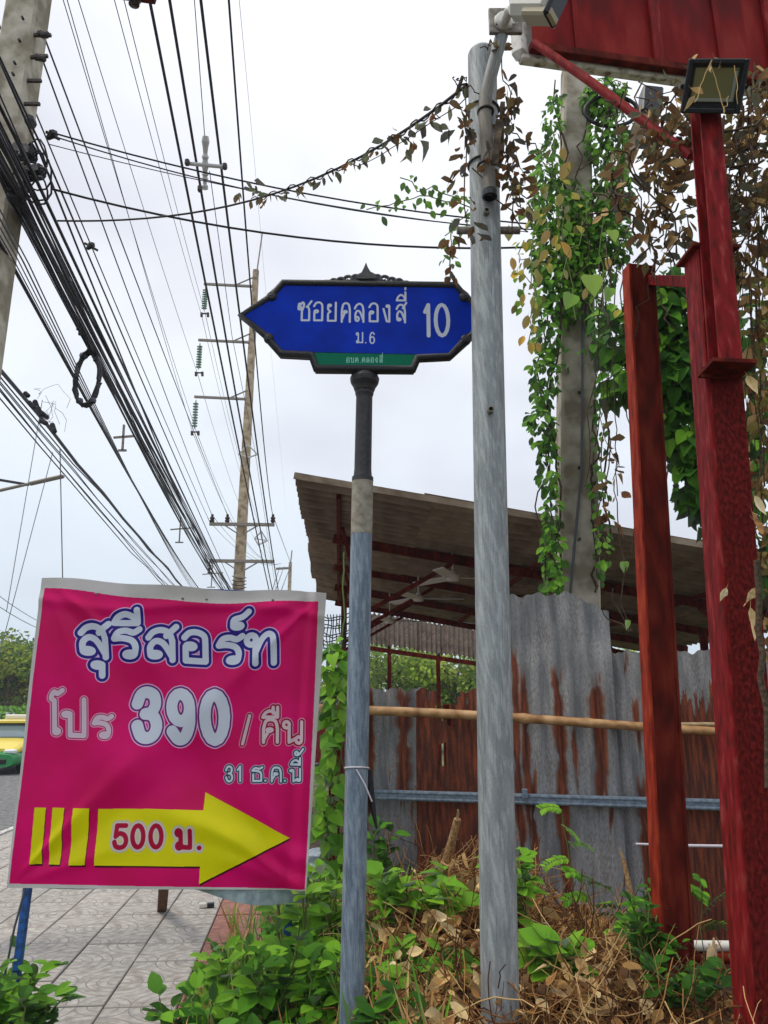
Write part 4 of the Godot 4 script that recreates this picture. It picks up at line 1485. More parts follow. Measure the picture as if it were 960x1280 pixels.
# ---------------------------------------------------------------- red steel posts, board and lamp
func make_red_posts() -> void:
	var t := thing("red_post", "slimmer red painted steel post, left of the two, with its lit edge coloured orange", "post", Vector3(P(845, 1180, 3.6).x, -0.05, -3.6))
	var b := B.new()
	var lo := P(846, 1180, 3.6)
	var hi := P(801, 331, 3.6)
	var ax := (hi - lo).normalized()
	var foot := lo - ax * ((lo.y + 0.05) / ax.y)
	# a channel turned a little so that one flange shows
	var yaw := Basis(Vector3.UP, deg_to_rad(7.0))
	var xx := yaw.x
	var zz := yaw.z
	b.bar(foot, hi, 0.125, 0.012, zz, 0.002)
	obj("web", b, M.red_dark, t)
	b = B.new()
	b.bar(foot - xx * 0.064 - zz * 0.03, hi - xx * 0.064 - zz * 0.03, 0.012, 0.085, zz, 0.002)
	obj("flange", b, M.red_lit, t)  # brighter than web and far flange: side light put into the colour
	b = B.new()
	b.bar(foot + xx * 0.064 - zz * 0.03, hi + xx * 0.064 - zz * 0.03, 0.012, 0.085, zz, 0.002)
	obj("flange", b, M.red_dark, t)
	b = B.new()
	b.bar(hi + Vector3(0.06, -0.075, -0.02), P(866, 352, 3.15), 0.06, 0.05, Vector3.BACK, 0.003)
	obj("link_bar", b, M.red, t)
	# the heavy post
	var d := 3.0
	lo = P(953, 1250, d)
	hi = P(884, 322, d)
	ax = (hi - lo).normalized()
	foot = lo - ax * ((lo.y + 0.05) / ax.y)
	t = thing("red_post", "thick red painted steel post, right of the two, under the floodlight", "post", foot)
	b = B.new()
	var yw := Basis(Vector3.UP, deg_to_rad(4.0))
	b.bar(foot, hi, 0.15, 0.13, yw.z, 0.006)
	obj("shaft", b, M.red, t)
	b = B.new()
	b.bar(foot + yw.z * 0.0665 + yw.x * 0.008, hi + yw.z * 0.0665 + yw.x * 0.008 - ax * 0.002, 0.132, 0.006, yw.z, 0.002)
	obj("rusty_shaded_face", b, M.red_rust_shaded, t)  # added slab: real rust plus the shade of this side put into its colour
	b = B.new()
	b.box(Transform3D(yw, hi + Vector3(0, 0.008, 0)), Vector3(0.2, 0.016, 0.17), 0.002)
	obj("cap_plate", b, M.red_dark, t)
	# the thinner upper length, an H section bolted to its face
	var u0 := P(907, 458, d - 0.14)
	var u1 := P(880, 126, d - 0.12)
	var up := thing("upper_red_post", "red H-section steel length bolted to the top of the thick red post", "post", u0)
	b = B.new()
	b.bar(u0, u1, 0.012, 0.09, Vector3.BACK)
	obj("web", b, M.red_dark, up)
	for s in [-1, 1]:
		b = B.new()
		b.bar(u0 + Vector3(0, 0, 0.047 * s), u1 + Vector3(0, 0, 0.047 * s), 0.09, 0.01, Vector3.BACK, 0.002)
		obj("flange", b, M.red, up)
	b = B.new()
	b.box(Transform3D(Basis(Vector3.FORWARD, 0.05), P(908, 461, d - 0.14)), Vector3(0.17, 0.018, 0.16), 0.002)
	b.box(Transform3D(Basis(Vector3.FORWARD, 0.05), P(893, 466, d - 0.10)), Vector3(0.1, 0.045, 0.012), 0.002)
	obj("bracket", b, M.red_dark, up)

func make_board() -> void:
	# the back of a big sheet-steel billboard, seen from below
	var A := P(665, 58, 3.75)
	var Bq := P(960, 112, 4.0)
	A.y = (A.y + Bq.y) * 0.5
	var dir := Vector3(Bq.x - A.x, 0, Bq.z - A.z).normalized()
	var nz := Vector3(-dir.z, 0, dir.x)
	if nz.z < 0:
		nz = -nz
	var t := thing("billboard", "red painted sheet-steel billboard back with a white lower edge", "billboard", A)
	var X := Transform3D(Basis(dir, Vector3.UP, nz), A)
	var wd := 3.4
	var ht := 1.6
	var cuts := [0.0, 0.78, 1.55, 2.35, wd]
	for i in 4:
		var b := B.new()
		var pts := PackedVector3Array()
		for j in 15:
			for k in 13:
				var u := lerpf(cuts[i] + 0.004, cuts[i + 1] - 0.004, k / 12.0)
				var v := ht * (1.0 - j / 14.0)
				pts.append(X * Vector3(u, v, 0.004 * sin(u * 13.0 + i) * sin(v * 5.0)))
		b.sheet(pts, 12, 14)
		obj("steel_sheet", b, M.red_board, t)
	for u in [0.78, 1.55, 2.35]:
		var b := B.new()
		b.bar(X * Vector3(u, 0.02, 0.018), X * Vector3(u, ht, 0.018), 0.06, 0.03, nz, 0.004)
		obj("batten", b, M.red, t)
	for u in [0.28, 1.2, 1.95, 2.8]:
		var b := B.new()
		b.bar(X * Vector3(u, 0.02, 0.012), X * Vector3(u - 0.03, ht, 0.012), 0.03, 0.012, nz, 0.003)
		obj("seam", b, M.red_board, t)
	var b := B.new()
	b.bar(X * Vector3(-0.02, 0.01, 0.015), X * Vector3(wd, 0.01, 0.015), 0.05, 0.05, nz, 0.004)
	obj("lower_rail", b, M.red_dark, t)
	b = B.new()
	b.bar(X * Vector3(-0.06, -0.02, -0.045), X * Vector3(wd, -0.02, -0.045), 0.04, 0.06, nz, 0.008)
	obj("white_edge", b, M.white_dirty, t)
	b = B.new()
	b.bar(X * Vector3(-0.06, -0.03, -0.045), X * Vector3(-0.06, ht, -0.045), 0.09, 0.1, nz, 0.04)
	obj("white_end_cap", b, M.white_dirty, t)
	b = B.new()
	b.box(X * Transform3D(Basis.IDENTITY, Vector3(wd * 0.5, ht * 0.5 + 0.01, -0.085)), Vector3(wd, ht - 0.03, 0.03))
	obj("front_panel", b, M.white_dirty, t)
	# brace
	b = B.new()
	b.tube(PackedVector3Array([P(668, 54, 3.68), P(735, 100, 3.5), P(812, 157, 3.3), P(865, 196, 3.1)]), 0.0235, 12)
	var o := obj("brace_pipe", b, M.red)
	tag(o, "red pipe brace running down from the billboard corner to the posts", "pipe")

func make_floodlight() -> void:
	var c := P(893, 108, 2.72)
	var t := thing("floodlight", "black square floodlight with an olive glass, tangled in dry vine under the billboard", "lamp", c)
	var n := Vector3(-0.30, -0.62, 0.72).normalized()
	var right := Vector3(1.0, -0.30, 0.32)
	right = (right - n * right.dot(n)).normalized()
	var up := n.cross(right)
	var X := Transform3D(Basis(right, up, n), c)
	var b := B.new()
	b.box(X * Transform3D(Basis.IDENTITY, Vector3(0, 0, -0.03)), Vector3(0.235, 0.2, 0.05), 0.012)
	for i in 9:
		b.box(X * Transform3D(Basis.IDENTITY, Vector3(-0.09 + i * 0.0225, 0, -0.068)), Vector3(0.006, 0.16, 0.03))
	obj("case", b, M.lamp_case, t)
	b = B.new()
	for e in [[Vector3(-0.108, 0, 0.003), Vector3(0.02, 0.2, 0.018)], [Vector3(0.108, 0, 0.003), Vector3(0.02, 0.2, 0.018)], [Vector3(0, 0.09, 0.003), Vector3(0.1955, 0.02, 0.0175)], [Vector3(0, -0.09, 0.003), Vector3(0.1955, 0.02, 0.0175)]]:
		b.box(X * Transform3D(Basis.IDENTITY, e[0]), e[1], 0.004)
	obj("bezel", b, M.lamp_case, t)
	b = B.new()
	b.box(X * Transform3D(Basis.IDENTITY, Vector3(0.0, 0.005, -0.002)), Vector3(0.17, 0.125, 0.006), 0.002)
	obj("reflector", b, M.lamp_glass, t)
	b = B.new()
	for e in [[Vector3(0.075, 0.005, 0.003), Vector3(0.012, 0.1, 0.004)], [Vector3(0.0, -0.05, 0.003), Vector3(0.16, 0.012, 0.004)]]:
		b.box(X * Transform3D(Basis.IDENTITY, e[0]), e[1], 0.001)
	obj("reflector_edge", b, M.lamp_frame, t)
	b = B.new()
	b.tube(PackedVector3Array([X * Vector3(-0.125, 0.0, -0.03), X * Vector3(-0.13, 0.0, -0.11), X * Vector3(0.0, 0.02, -0.13), X * Vector3(0.13, 0.0, -0.11), X * Vector3(0.125, 0.0, -0.03)]), 0.009, 6)
	obj("yoke", b, M.lamp_case, t)

# ---------------------------------------------------------------- the open shed behind the fence
func make_shed() -> void:
	var A := P(370, 597, 8.0)
	var along_ := Vector3(-0.056, 0, -1.0)
	var slope := Vector3(1.0, -0.169, -0.056)
	var t := thing("open_shed", "open-sided shed with a sloping corrugated roof on dark red steel behind the fence", "shed", Vector3(A.x + 2.0, 0, A.z - 4.0))
	var at := func(s: float, u: float, up := 0.0) -> Vector3: return A + along_ * s + slope * u + Vector3(0, up, 0)
	# roof sheets, laid in rows, each lapping the one before
	var cols := [0.0, 1.45, 2.9, 4.35, 5.8, 7.2]
	var rows := 10
	var rw := 0.9
	for r in rows:
		for c in 5:
			var pts := PackedVector3Array()
			var nx := 4
			var ny := 60
			var jog := rf(-0.035, 0.035)
			var lift := 0.018 * (r % 2) + 0.02 * c + rf(-0.004, 0.004)
			for j in ny + 1:
				var s := r * rw + (rw + 0.04) * j / ny
				for i in nx + 1:
					var u: float = lerpf(cols[c] - (0.08 if c else 0.0) + jog, cols[c + 1] + jog, float(i) / nx)
					pts.append(at.call(s, u, lift + 0.06 * cos(TAU * s / 0.225)))
			var b := B.new()
			b.sheet(pts, nx, ny)
			obj("roof_sheet", b, [M.asbestos, M.asbestos_dark, M.asbestos][rng.randi() % 3], t)
	# white-edged flashing along the near edge
	var b := B.new()
	b.bar(at.call(-0.03, -0.02, 0.01), at.call(-0.03, 7.2, 0.07), 0.02, 0.07, Vector3.UP)
	obj("edge_strip", b, M.asbestos, t)
	# rafters down the slope, purlins across them
	var rs := [2.3, 4.4, 6.6, 8.7]
	for s in rs:
		b = B.new()
		b.bar(at.call(s, 0.38, -0.09), at.call(s, 7.0, -0.09), 0.06, 0.12, Vector3.UP, 0.003)
		obj("rafter", b, M.red_dark, t)
	for u in [0.45, 3.0, 5.2]:
		b = B.new()
		b.bar(at.call(0.25, u, -0.055), at.call(9.0, u, -0.055), 0.05, 0.06, Vector3.UP, 0.003)
		obj("purlin", b, M.red_dark, t)
	for s in rs:
		for u in [0.72, 6.3]:
			var us: float = u - (0.16 if s > 5.0 and u < 1.0 else 0.0)
			var top: Vector3 = at.call(s, us, -0.13)
			b = B.new()
			b.bar(Vector3(top.x, -0.1, top.z), top, 0.1, 0.1, Vector3.BACK, 0.004)
			obj("column", b, M.red_dark, t)
			b = B.new()
			if u < 1.0:
				b.bar(top - Vector3(0, 0.95, 0), at.call(s, us + 1.25, -0.15), 0.055, 0.055, Vector3.BACK, 0.003)
				obj("brace", b, M.red_dark, t)
				if s < 5.0:
					b = B.new()
					b.bar(top - Vector3(0, 0.6, 0), at.call(s - 0.75, us - 0.22, -0.1), 0.05, 0.05, Vector3.BACK, 0.003)
					obj("brace", b, M.red_dark, t)
			else:
				b.bar(top - Vector3(0, 0.7, 0), at.call(s, us - 1.0, -0.15), 0.055, 0.055, Vector3.BACK, 0.003)
				obj("brace", b, M.red_dark, t)
	# ceiling fans
	for q in [[566, 722, 10.4, 566, 700], [523, 748, 12.4, 523, 735], [487, 776, 14.6, 487, 768]]:
		var c := P(q[0], q[1], q[2])
		var f := thing("ceiling_fan", ["pale three-bladed ceiling fan nearest the front edge of the shed roof", "pale three-bladed ceiling fan midway under the shed roof", "pale ceiling fan farthest back under the shed roof"][[566, 523, 487].find(q[0])], "fan", c, "ceiling fans under the shed roof")
		b = B.new()
		b.lathe(Transform3D(Basis.IDENTITY, c), [Vector2(0.0, -0.05), Vector2(0.07, -0.045), Vector2(0.09, -0.01), Vector2(0.09, 0.02), Vector2(0.05, 0.05), Vector2(0.03, 0.09), Vector2(0.012, 0.1), Vector2(0.012, 0.17)], 14)
		obj("motor", b, M.fan, f)
		b = B.new()
		b.tube(PackedVector3Array([c + Vector3(0, 0.16, 0), c + Vector3(0, 0.55, 0)]), 0.01, 6)
		obj("rod", b, M.fan, f)
		for i in 3:
			b = B.new()
			var a: float = TAU * i / 3.0 + 0.25 + q[2]
			var bx := Basis(Vector3.UP, a) * Basis(Vector3.RIGHT, 0.2)
			b.box(Transform3D(bx, c + Basis(Vector3.UP, a) * Vector3(0.4, 0, 0)), Vector3(0.64, 0.012, 0.15), 0.002)
			obj("blade", b, M.fan, f)
	# the lower roof farther back, with a scalloped old edge
	var TLq := P(450, 764, 21.0)
	var TRq := P(690, 802, 21.6)
	var BLq := P(450, 803, 18.6)
	var BRq := P(690, 838, 19.2)
	var t2 := thing("back_roof", "low weathered corrugated roof with a ragged edge seen under the shed", "roof", Vector3(TLq.x + 2, 0, TLq.z))
	for c in 7:
		var pts := PackedVector3Array()
		var nx := 42
		var ny := 6
		for j in ny + 1:
			for i in nx + 1:
				var u := (c + float(i) / nx * 1.03) / 7.0
				var v := float(j) / ny
				var p := TLq.lerp(TRq, u).lerp(BLq.lerp(BRq, u), v)
				p.y += 0.035 * cos(TAU * i / 7.0) + 0.02 * (c % 2)
				p.z += 0.1 * sin(c * 2.1) * v + 0.06 * sin(i * 1.7 + c) * v * v
				pts.append(p)
		b = B.new()
		b.sheet(pts, nx, ny)
		obj("roof_sheet", b, M.asbestos_old, t2)
	for s in [[TLq, TRq, -0.12], [BLq, BRq, -0.1]]:
		b = B.new()
		b.bar(s[0] + Vector3(0, s[2], 0), s[1] + Vector3(0, s[2], 0), 0.08, 0.1, Vector3.UP)
		obj("beam", b, M.red_dark, t2)
	for u in [0.15, 0.4, 0.7, 0.98]:
		for e in [[TLq, TRq], [BLq, BRq]]:
			var p: Vector3 = e[0].lerp(e[1], u) - Vector3(0, 0.15, 0)
			b = B.new()
			b.bar(Vector3(p.x, -0.2, p.z), p, 0.09, 0.09, Vector3.BACK)
			obj("column", b, M.red_dark, t2)
	# a dark net sagging at the roadside end of the shed
	b = B.new()
	for k in 9:
		b.tube(wiggle(P(404, 770 + k * 5, 12.0), P(440, 764 + k * 5, 12.0), 6, 0.05, 0.02), 0.008, 4, false)
		b.tube(wiggle(P(405 + k * 4, 768, 12.0), P(405 + k * 4, 812, 12.0), 5, 0.0, 0.02), 0.008, 4, false)
	var o := obj("net", b, M.cable)
	tag(o, "dark sagging net at the roadside end of the open shed", "net")

const ORD := ["first", "second", "third", "fourth", "fifth", "sixth", "seventh", "eighth", "ninth", "tenth", "eleventh", "twelfth", "thirteenth", "fourteenth", "fifteenth", "sixteenth", "seventeenth", "eighteenth", "nineteenth", "twentieth", "twenty-first", "twenty-second", "twenty-third", "twenty-fourth"]

# ---------------------------------------------------------------- power line
func insulator_string(a: Vector3, z: Vector3, n: int, r: float, m: Material, parent: Node3D) -> void:
	var b := B.new()
	var ax := (z - a)
	var l := ax.length()
	var X := Transform3D(Basis(Quaternion(Vector3.UP, -ax / l)), z)
	var prof := [Vector2(0.02, 0.0)]
	for i in n:
		var y := l * (0.08 + 0.86 * i / n)
		var st := l * 0.86 / n
		prof.append_array([Vector2(0.03, y), Vector2(r, y + st * 0.12), Vector2(r * 0.9, y + st * 0.38), Vector2(0.04, y + st * 0.62)])
	prof.append(Vector2(0.02, l))
	b.lathe(X, prof, 10)
	obj("insulator", b, m, parent)

func pin_insulator(at: Vector3, s: float, parent: Node3D) -> void:
	var b := B.new()
	b.lathe(Transform3D(Basis.IDENTITY, at), [Vector2(0.03, 0), Vector2(0.1, 0.06), Vector2(0.12, 0.12), Vector2(0.07, 0.16), Vector2(0.11, 0.2), Vector2(0.11, 0.27), Vector2(0.05, 0.31), Vector2(0.07, 0.36), Vector2(0.05, 0.42), Vector2(0.0, 0.43)].map(func(v): return v * s), 10)
	obj("pin_insulator", b, M.ceramic, parent)

func wire(label: String, pts: PackedVector3Array, r: float, m: Material, group := "", category := "cable", called := "overhead_cable") -> void:
	var b := B.new()
	b.tube(pts, r, 6 if r > 0.012 else 4, false)
	tag(obj(called, b, m), label, category, group)

func span(a: Vector3, z: Vector3, sag: float, n := 14) -> PackedVector3Array:
	var o := PackedVector3Array()
	for i in n + 1:
		var t := float(i) / n
		o.append(a.lerp(z, t) - Vector3(0, 4.0 * sag * t * (1.0 - t), 0))
	return o

func back_from(a: Vector3, z: Vector3, by := 12.0) -> Vector3:
	return a + (a - z).normalized() * by

func make_power_line() -> void:
	var DF := 33.5
	# far pole
	var lo := P(298, 740, DF)
	var hi := P(320, 338, DF)
	var ax := (hi - lo).normalized()
	var foot := lo - ax * (lo.y / ax.y)
	var t := thing("utility_pole", "tall concrete power pole across the gap, with three side arms and glass insulators", "utility pole", foot, "power poles along the road")
	obj("shaft", tapered(foot, hi, 0.52, 0.26, 0.5, 0.24, 0.03), M.concrete_tan, t)
	var b := B.new()
	b.tube(PackedVector3Array([P(320, 347, DF - 0.2), P(328, 290, DF - 0.2)]), 0.035, 5)
	obj("lightning_rod", b, M.steel, t)
	for q in [[357, 258, 315, 392], [427, 251, 312, 466], [498, 246, 308, 540]]:
		b = B.new()
		b.bar(P(q[1] - 3, q[0] - 2, DF - 0.15), P(q[2], q[0] + 1, DF - 0.15), 0.1, 0.1, Vector3.UP)
		b.bar(P(q[2] - 22, q[0], DF - 0.15), P(q[2] + 1, q[0] - 10, DF - 0.15), 0.05, 0.05, Vector3.UP)
		obj("side_arm", b, M.steel, t)
		insulator_string(P(q[1] - 1, q[0] + 2, DF - 0.15), P(q[1] - 4 + 1, q[3] - 4, DF - 0.15), 9, 0.13, M.glass_green, t)
		b = B.new()
		b.bar(P(q[1] - 6, q[3], DF - 0.15), P(q[1] + 2, q[3], DF - 0.15), 0.06, 0.05, Vector3.UP)
		b.bar(P(q[1] - 6, q[3] - 1, DF - 0.15), P(q[1] - 6, q[3] + 4, DF - 0.15), 0.1, 0.1, Vector3.BACK)
		b.bar(P(q[1] + 2, q[3] - 1, DF - 0.15), P(q[1] + 2, q[3] + 4, DF - 0.15), 0.1, 0.1, Vector3.BACK)
		obj("wire_clamp", b, M.clamp, t)
	for y in [655, 701]:
		b = B.new()
		b.bar(P(262, y, DF - 0.3), P(343, y + 1, DF - 0.3), 0.13, 0.13, Vector3.UP)
		for s in [-1, 1]:
			b.bar(P(302 + 22 * s, y + 1, DF - 0.3), P(301 + 4 * s, y + 12, DF - 0.3), 0.05, 0.05, Vector3.UP)
		obj("crossarm", b, M.steel, t)
	for x in [265, 284, 341]:
		pin_insulator(P(x, 654, DF - 0.3), 0.95, t)
	insulator_string(P(262, 703, DF - 0.3), P(262, 718, DF - 0.3), 3, 0.1, M.ceramic, t)
	b = B.new()
	for k in 2:
		for s in [-1, 1]:
			b.tube(PackedVector3Array([P(310 + 12 * s, 568, DF - 0.35), P(310, 556 + k * 16, DF - 0.35)]), 0.035, 5)
	obj("bracket", b, M.insul_white, t)
	b = B.new()
	for k in 4:
		b.tube(span(P(290, 720 + k * 5, DF - 0.3), P(308, 722 + k * 4, DF - 0.3), 0.06, 4), 0.02, 5)
	obj("cable_clamps", b, M.clamp, t)
	# small wire spacers beyond it
	for q in [[318, 737, 26.0, "the lower diamond-shaped spacer"], [314, 570, 30.0, ""]]:
		if q[3] == "":
			continue
	# farther pole
	lo = P(359, 790, 62.0)
	hi = P(363, 703, 62.0)
	foot = Vector3(lo.x, 0, lo.z)
	var t2 := thing("utility_pole", "small far power pole with one crossarm just left of the shed roof", "utility pole", foot, "power poles along the road")
	obj("shaft", tapered(foot, hi, 0.4, 0.24, 0.4, 0.24, 0.02), M.concrete_tan, t2)
	b = B.new()
	b.bar(P(345, 711, 61.8), P(364, 710, 61.8), 0.16, 0.16, Vector3.UP)
	obj("crossarm", b, M.steel, t2)
	b = B.new()
	b.tube(PackedVector3Array([P(363, 705, 62), P(365, 688, 62)]), 0.05, 5)
	obj("lightning_rod", b, M.steel, t2)
	# near pole, mostly above and left of the picture
	var DN := 5.8
	lo = P(-23, 390, DN)
	hi = P(36, 5, DN)
	ax = (hi - lo).normalized()
	foot = lo - ax * (lo.y / ax.y)
	hi = foot + ax * (16.0 / ax.y)
	var t3 := thing("utility_pole", "big near concrete power pole at the left edge, loaded with cables", "utility pole", foot, "power poles along the road")
	obj("shaft", tapered(foot, hi, 0.37, 0.2, 0.34, 0.2, 0.02), M.concrete, t3)
	b = B.new()
	for q in [[28, 22], [24, 50], [18, 78], [16, 92]]:
		b.lathe(Transform3D(Basis(Vector3.RIGHT, PI / 2), P(q[0], q[1], DN - 0.18)), [Vector2(0.012, -0.02), Vector2(0.012, 0.012), Vector2(0.0, 0.013)], 8)
	obj("bolt_holes", b, M.dark_plastic, t3).set_meta("kind", "stuff")
	for q in [[46, 44, 64, 44], [42, 72, 60, 70], [40, 101, 52, 101], [36, 130, 50, 130]]:
		b = B.new()
		b.bar(P(q[0] - 6, q[1], DN - 0.1), P(q[2], q[3], DN - 0.1), 0.025, 0.025, Vector3.UP)
		if q[1] < 90:
			for k in 3:
				b.lathe(Transform3D(Basis(Vector3.FORWARD, rf(-0.5, 0.5)), P(q[0] + 4 + k * 4, q[1] + rf(-3, 3), DN - 0.1)), [Vector2(0.0, -0.03), Vector2(0.025, -0.02), Vector2(0.03, 0.0), Vector2(0.02, 0.025), Vector2(0.0, 0.03)], 8)
		obj("step_bolt", b, M.clamp, t3)
	b = B.new()
	var arm := P(194, -3, DN)
	b.bar(P(40, -24, DN), arm, 0.08, 0.08, Vector3.UP, 0.004)
	b.bar(P(44, -90, DN), P(120, -16, DN), 0.04, 0.04, Vector3.UP)
	obj("crossarm", b, M.red_dark, t3)
	for x in [168]:
		b = B.new()
		b.lathe(Transform3D(Basis(Vector3.RIGHT, PI), P(x, 0, DN)), [Vector2(0.0, -0.06), Vector2(0.05, -0.05), Vector2(0.03, -0.02), Vector2(0.06, 0.0), Vector2(0.03, 0.03), Vector2(0.05, 0.05), Vector2(0.0, 0.07)], 12)
		obj("pin_insulator", b, M.ceramic, t3)
	for q in [[30, 190, 0.2, 0.14], [42, 216, 0.18, 0.12], [22, 242, 0.14, 0.2], [38, 152, 0.08, 0.1]]:
		b = B.new()
		b.box(Transform3D(Basis(Vector3.FORWARD, rf(-0.4, 0.4)), P(q[0], q[1], DN - 0.24)), Vector3(q[2], q[3], 0.12), 0.03)
		obj("splice_box", b, M.iron, t3)
	b = B.new()
	for k in 7:
		var c := P(rf(20, 50), rf(180, 250), DN - 0.3)
		var lp := PackedVector3Array()
		var r := rf(0.06, 0.15)
		for i in 15:
			var a := TAU * i / 14.0
			lp.append(c + Vector3(cos(a) * r, sin(a) * r * 1.2, 0.05 * sin(a * 2.0)))
		b.tube(lp, 0.008, 4, false)
	obj("cable_loops", b, M.cable, t3).set_meta("kind", "stuff")

	# thick covered cables on the right of the line: through the frame top to the far poles
	var thick := [[187, 0, 270, 420, 338, 745, "leftmost of the four thick black power cables overhead"], [212, 0, 282, 420, 342, 745, "second from left of the four thick black power cables"], [251, 0, 303, 420, 349, 745, "third from left of the four thick black power cables"]]
	for q in thick:
		var a := PH(q[0], q[1], 10.0)
		var m := P(q[4], q[5], 33.0)
		var e := P(350 + (q[0] - 187) * 0.2, 708, 62.0)
		var mid := P(q[2], q[3], -a.z + (33.0 + a.z) * 0.28)
		var pts := PackedVector3Array([back_from(a, mid)])
		pts.append_array(curve3(a, mid, m))
		pts.append(e)
		wire(q[6], pts, 0.021, M.cable_thick, "thick power cables overhead", "cable", "power_cable")
	var a4 := PH(286, 0, 10.2)
	var pts4 := PackedVector3Array([back_from(a4, P(318, 420, 15.0))])
	pts4.append_array(curve3(a4, P(318, 420, 15.2), P(341, 644, DF - 0.3)))
	pts4.append(P(364, 706, 62.0))
	wire("rightmost of the four thick black power cables, landing on the far pole's right insulator", pts4, 0.016, M.cable_thick, "thick power cables overhead", "cable", "power_cable")
	# messenger wire and the white insulator on it
	var ms := PH(243, 0, 10.4)
	wire("thin messenger wire running to the white hanging insulator overhead", PackedVector3Array([back_from(ms, P(256, 172, 9.0)), ms, P(256, 172, 9.0)]), 0.006, M.cable, "", "wire", "overhead_wire")
	wire("thin wire leaving the white hanging insulator towards the far pole", PackedVector3Array([P(262, 214, 9.4), P(290, 420, 15.0), P(318, 560, 24.0), P(346, 745, 33.0)]), 0.006, M.cable, "", "wire", "overhead_wire")
	var sp := thing("cable_spacer", "white hanging insulator with a short crossbar clamped to the thick cables", "insulator", P(257, 205, 9.2))
	b = B.new()
	var up := (P(257, 170, 9.0) - P(256, 238, 9.4))
	var X := Transform3D(Basis(Quaternion(Vector3.UP, up.normalized())), P(256, 238, 9.4))
	var L := up.length()
	b.lathe(X, [Vector2(0.0, 0.0), Vector2(0.045, 0.01), Vector2(0.045, 0.06), Vector2(0.028, 0.08), Vector2(0.028, L * 0.2), Vector2(0.05, L * 0.22), Vector2(0.03, L * 0.26), Vector2(0.052, L * 0.3), Vector2(0.03, L * 0.34), Vector2(0.04, L * 0.4), Vector2(0.05, L * 0.48), Vector2(0.035, L * 0.56), Vector2(0.05, L * 0.62), Vector2(0.03, L * 0.68), Vector2(0.04, L * 0.8), Vector2(0.055, L * 0.9), Vector2(0.04, L), Vector2(0.0, L + 0.01)], 12)
	obj("insulator_rod", b, M.insul_white, sp)
	b = B.new()
	b.bar(P(231, 204, 9.2), P(284, 209, 9.2), 0.05, 0.04, Vector3.UP, 0.008)
	obj("crossbar", b, M.insul_white, sp)
	for q in [[234, 203], [281, 208], [250, 236]]:
		b = B.new()
		b.box(Transform3D(Basis.IDENTITY, P(q[0], q[1], 9.15)), Vector3(0.06, 0.09, 0.07), 0.015)
		obj("cable_clamp", b, M.clamp, sp)
	sp = thing("cable_spacer", "pale diamond-shaped spacer holding the thick cables right of the far pole", "spacer", P(326, 672, 30.0))
	b = B.new()
	var dq := [Vector2(318, 673), Vector2(327, 664), Vector2(334, 676), Vector2(323, 681), Vector2(318, 673)]
	var dpts := PackedVector3Array()
	for q in dq:
		dpts.append(P(q.x, q.y, 30.0))
	b.tube(dpts, 0.03, 5)
	b.tube(PackedVector3Array([P(318, 673, 30.0), P(334, 676, 30.0)]), 0.025, 5)
	obj("ring", b, M.insul_white, sp)
	# high-voltage wires down to the three glass insulators
	var hv := [[143, 0, 252, 394, "left wire of the pair ending at the highest glass insulator"], [155, 0, 257, 394, "right wire of the pair ending at the highest glass insulator"], [98, 0, 247, 467, "wire ending at the middle glass insulator of the far pole"], [84, 0, 241, 541, "wire ending at the lowest glass insulator of the far pole"], [79, 0, 246, 541, "second wire ending at the lowest glass insulator, just left of the first"]]
	for q in hv:
		var a := PH(q[0], q[1], 13.0)
		var e := P(q[2], q[3], DF - 0.15)
		var pts := PackedVector3Array([back_from(a, e)])
		pts.append_array(span(a, e, 0.12))
		pts.append_array(span(e, P(338 + (q[2] - 250) * 0.6, 702, 62.0), 1.2, 8))
		wire(q[4], pts, 0.0085, M.cable, "high-voltage wires to the glass insulators", "wire", "overhead_wire")
	# wires to the pin insulators
	for q in [[26, 0, 265, 644, "lower wire running to the far pole's left pin insulator"], [38, 0, 284, 643, "wire running to the far pole's second pin insulator"], [-14, 0, 262, 652, "long wire from the near pole's top bracket to the far crossarm's left end"]]:
		var a := PH(q[0], q[1], 8.6)
		var e := P(q[2], q[3], DF - 0.3)
		var pts := PackedVector3Array([back_from(a, e)])
		pts.append_array(span(a, e, 0.1))
		pts.append_array(span(e, P(352, 704, 62.0), 0.8, 8))
		wire(q[4], pts, 0.011, M.cable_thick, "wires to the pin insulators", "wire", "overhead_wire")
	wire("very thin wire highest and rightmost, crossing the open sky beside the cables", PackedVector3Array([back_from(PH(299, 0, 14.0), P(327, 300, 40.0)), PH(299, 0, 14.0), P(318, 200, 24.0), P(337, 420, 45.0), P(358, 640, 90.0)]), 0.005, M.wire_pale, "", "wire", "overhead_wire")
	# telecom bundle
	var ends := [[287, 742], [290, 740], [293, 742], [284, 745], [295, 745], [288, 748], [291, 750], [280, 742]]
	for i in 21:
		var thickc := i % 4 == 1
		var through := Vector2(lerpf(2, 46, i / 18.0) + rf(-1.2, 1.2), 236 + rf(-16, 14))
		if i >= 19:
			through = Vector2(lerpf(48, 90, (i - 19) / 4.0), 190 + rf(-8, 8))
		var m := P(through.x, through.y, DN - 0.28 - rf(0, 0.15))
		var e := P(ends[i % 8][0] + rf(-2, 2), ends[i % 8][1], DF - rf(0.2, 0.5))
		var before := m + (m - e).normalized() * 9.0 + Vector3(rf(-0.4, 0.3), rf(-0.1, 0.5), 0)
		var pts := PackedVector3Array([before])
		pts.append_array(span(m, e, rf(0.05, 0.4), 18))
		pts.append_array(span(e, P(340 + rf(-4, 4), 790, 62.0), 0.5, 6))
		wire("%s from left of the black cables in the dense bundle at the near pole" % ORD[i], pts, rf(0.013, 0.019) if thickc else rf(0.006, 0.011), M.cable if i % 3 else M.cable_thick, "telecom cables of the dense bundle")
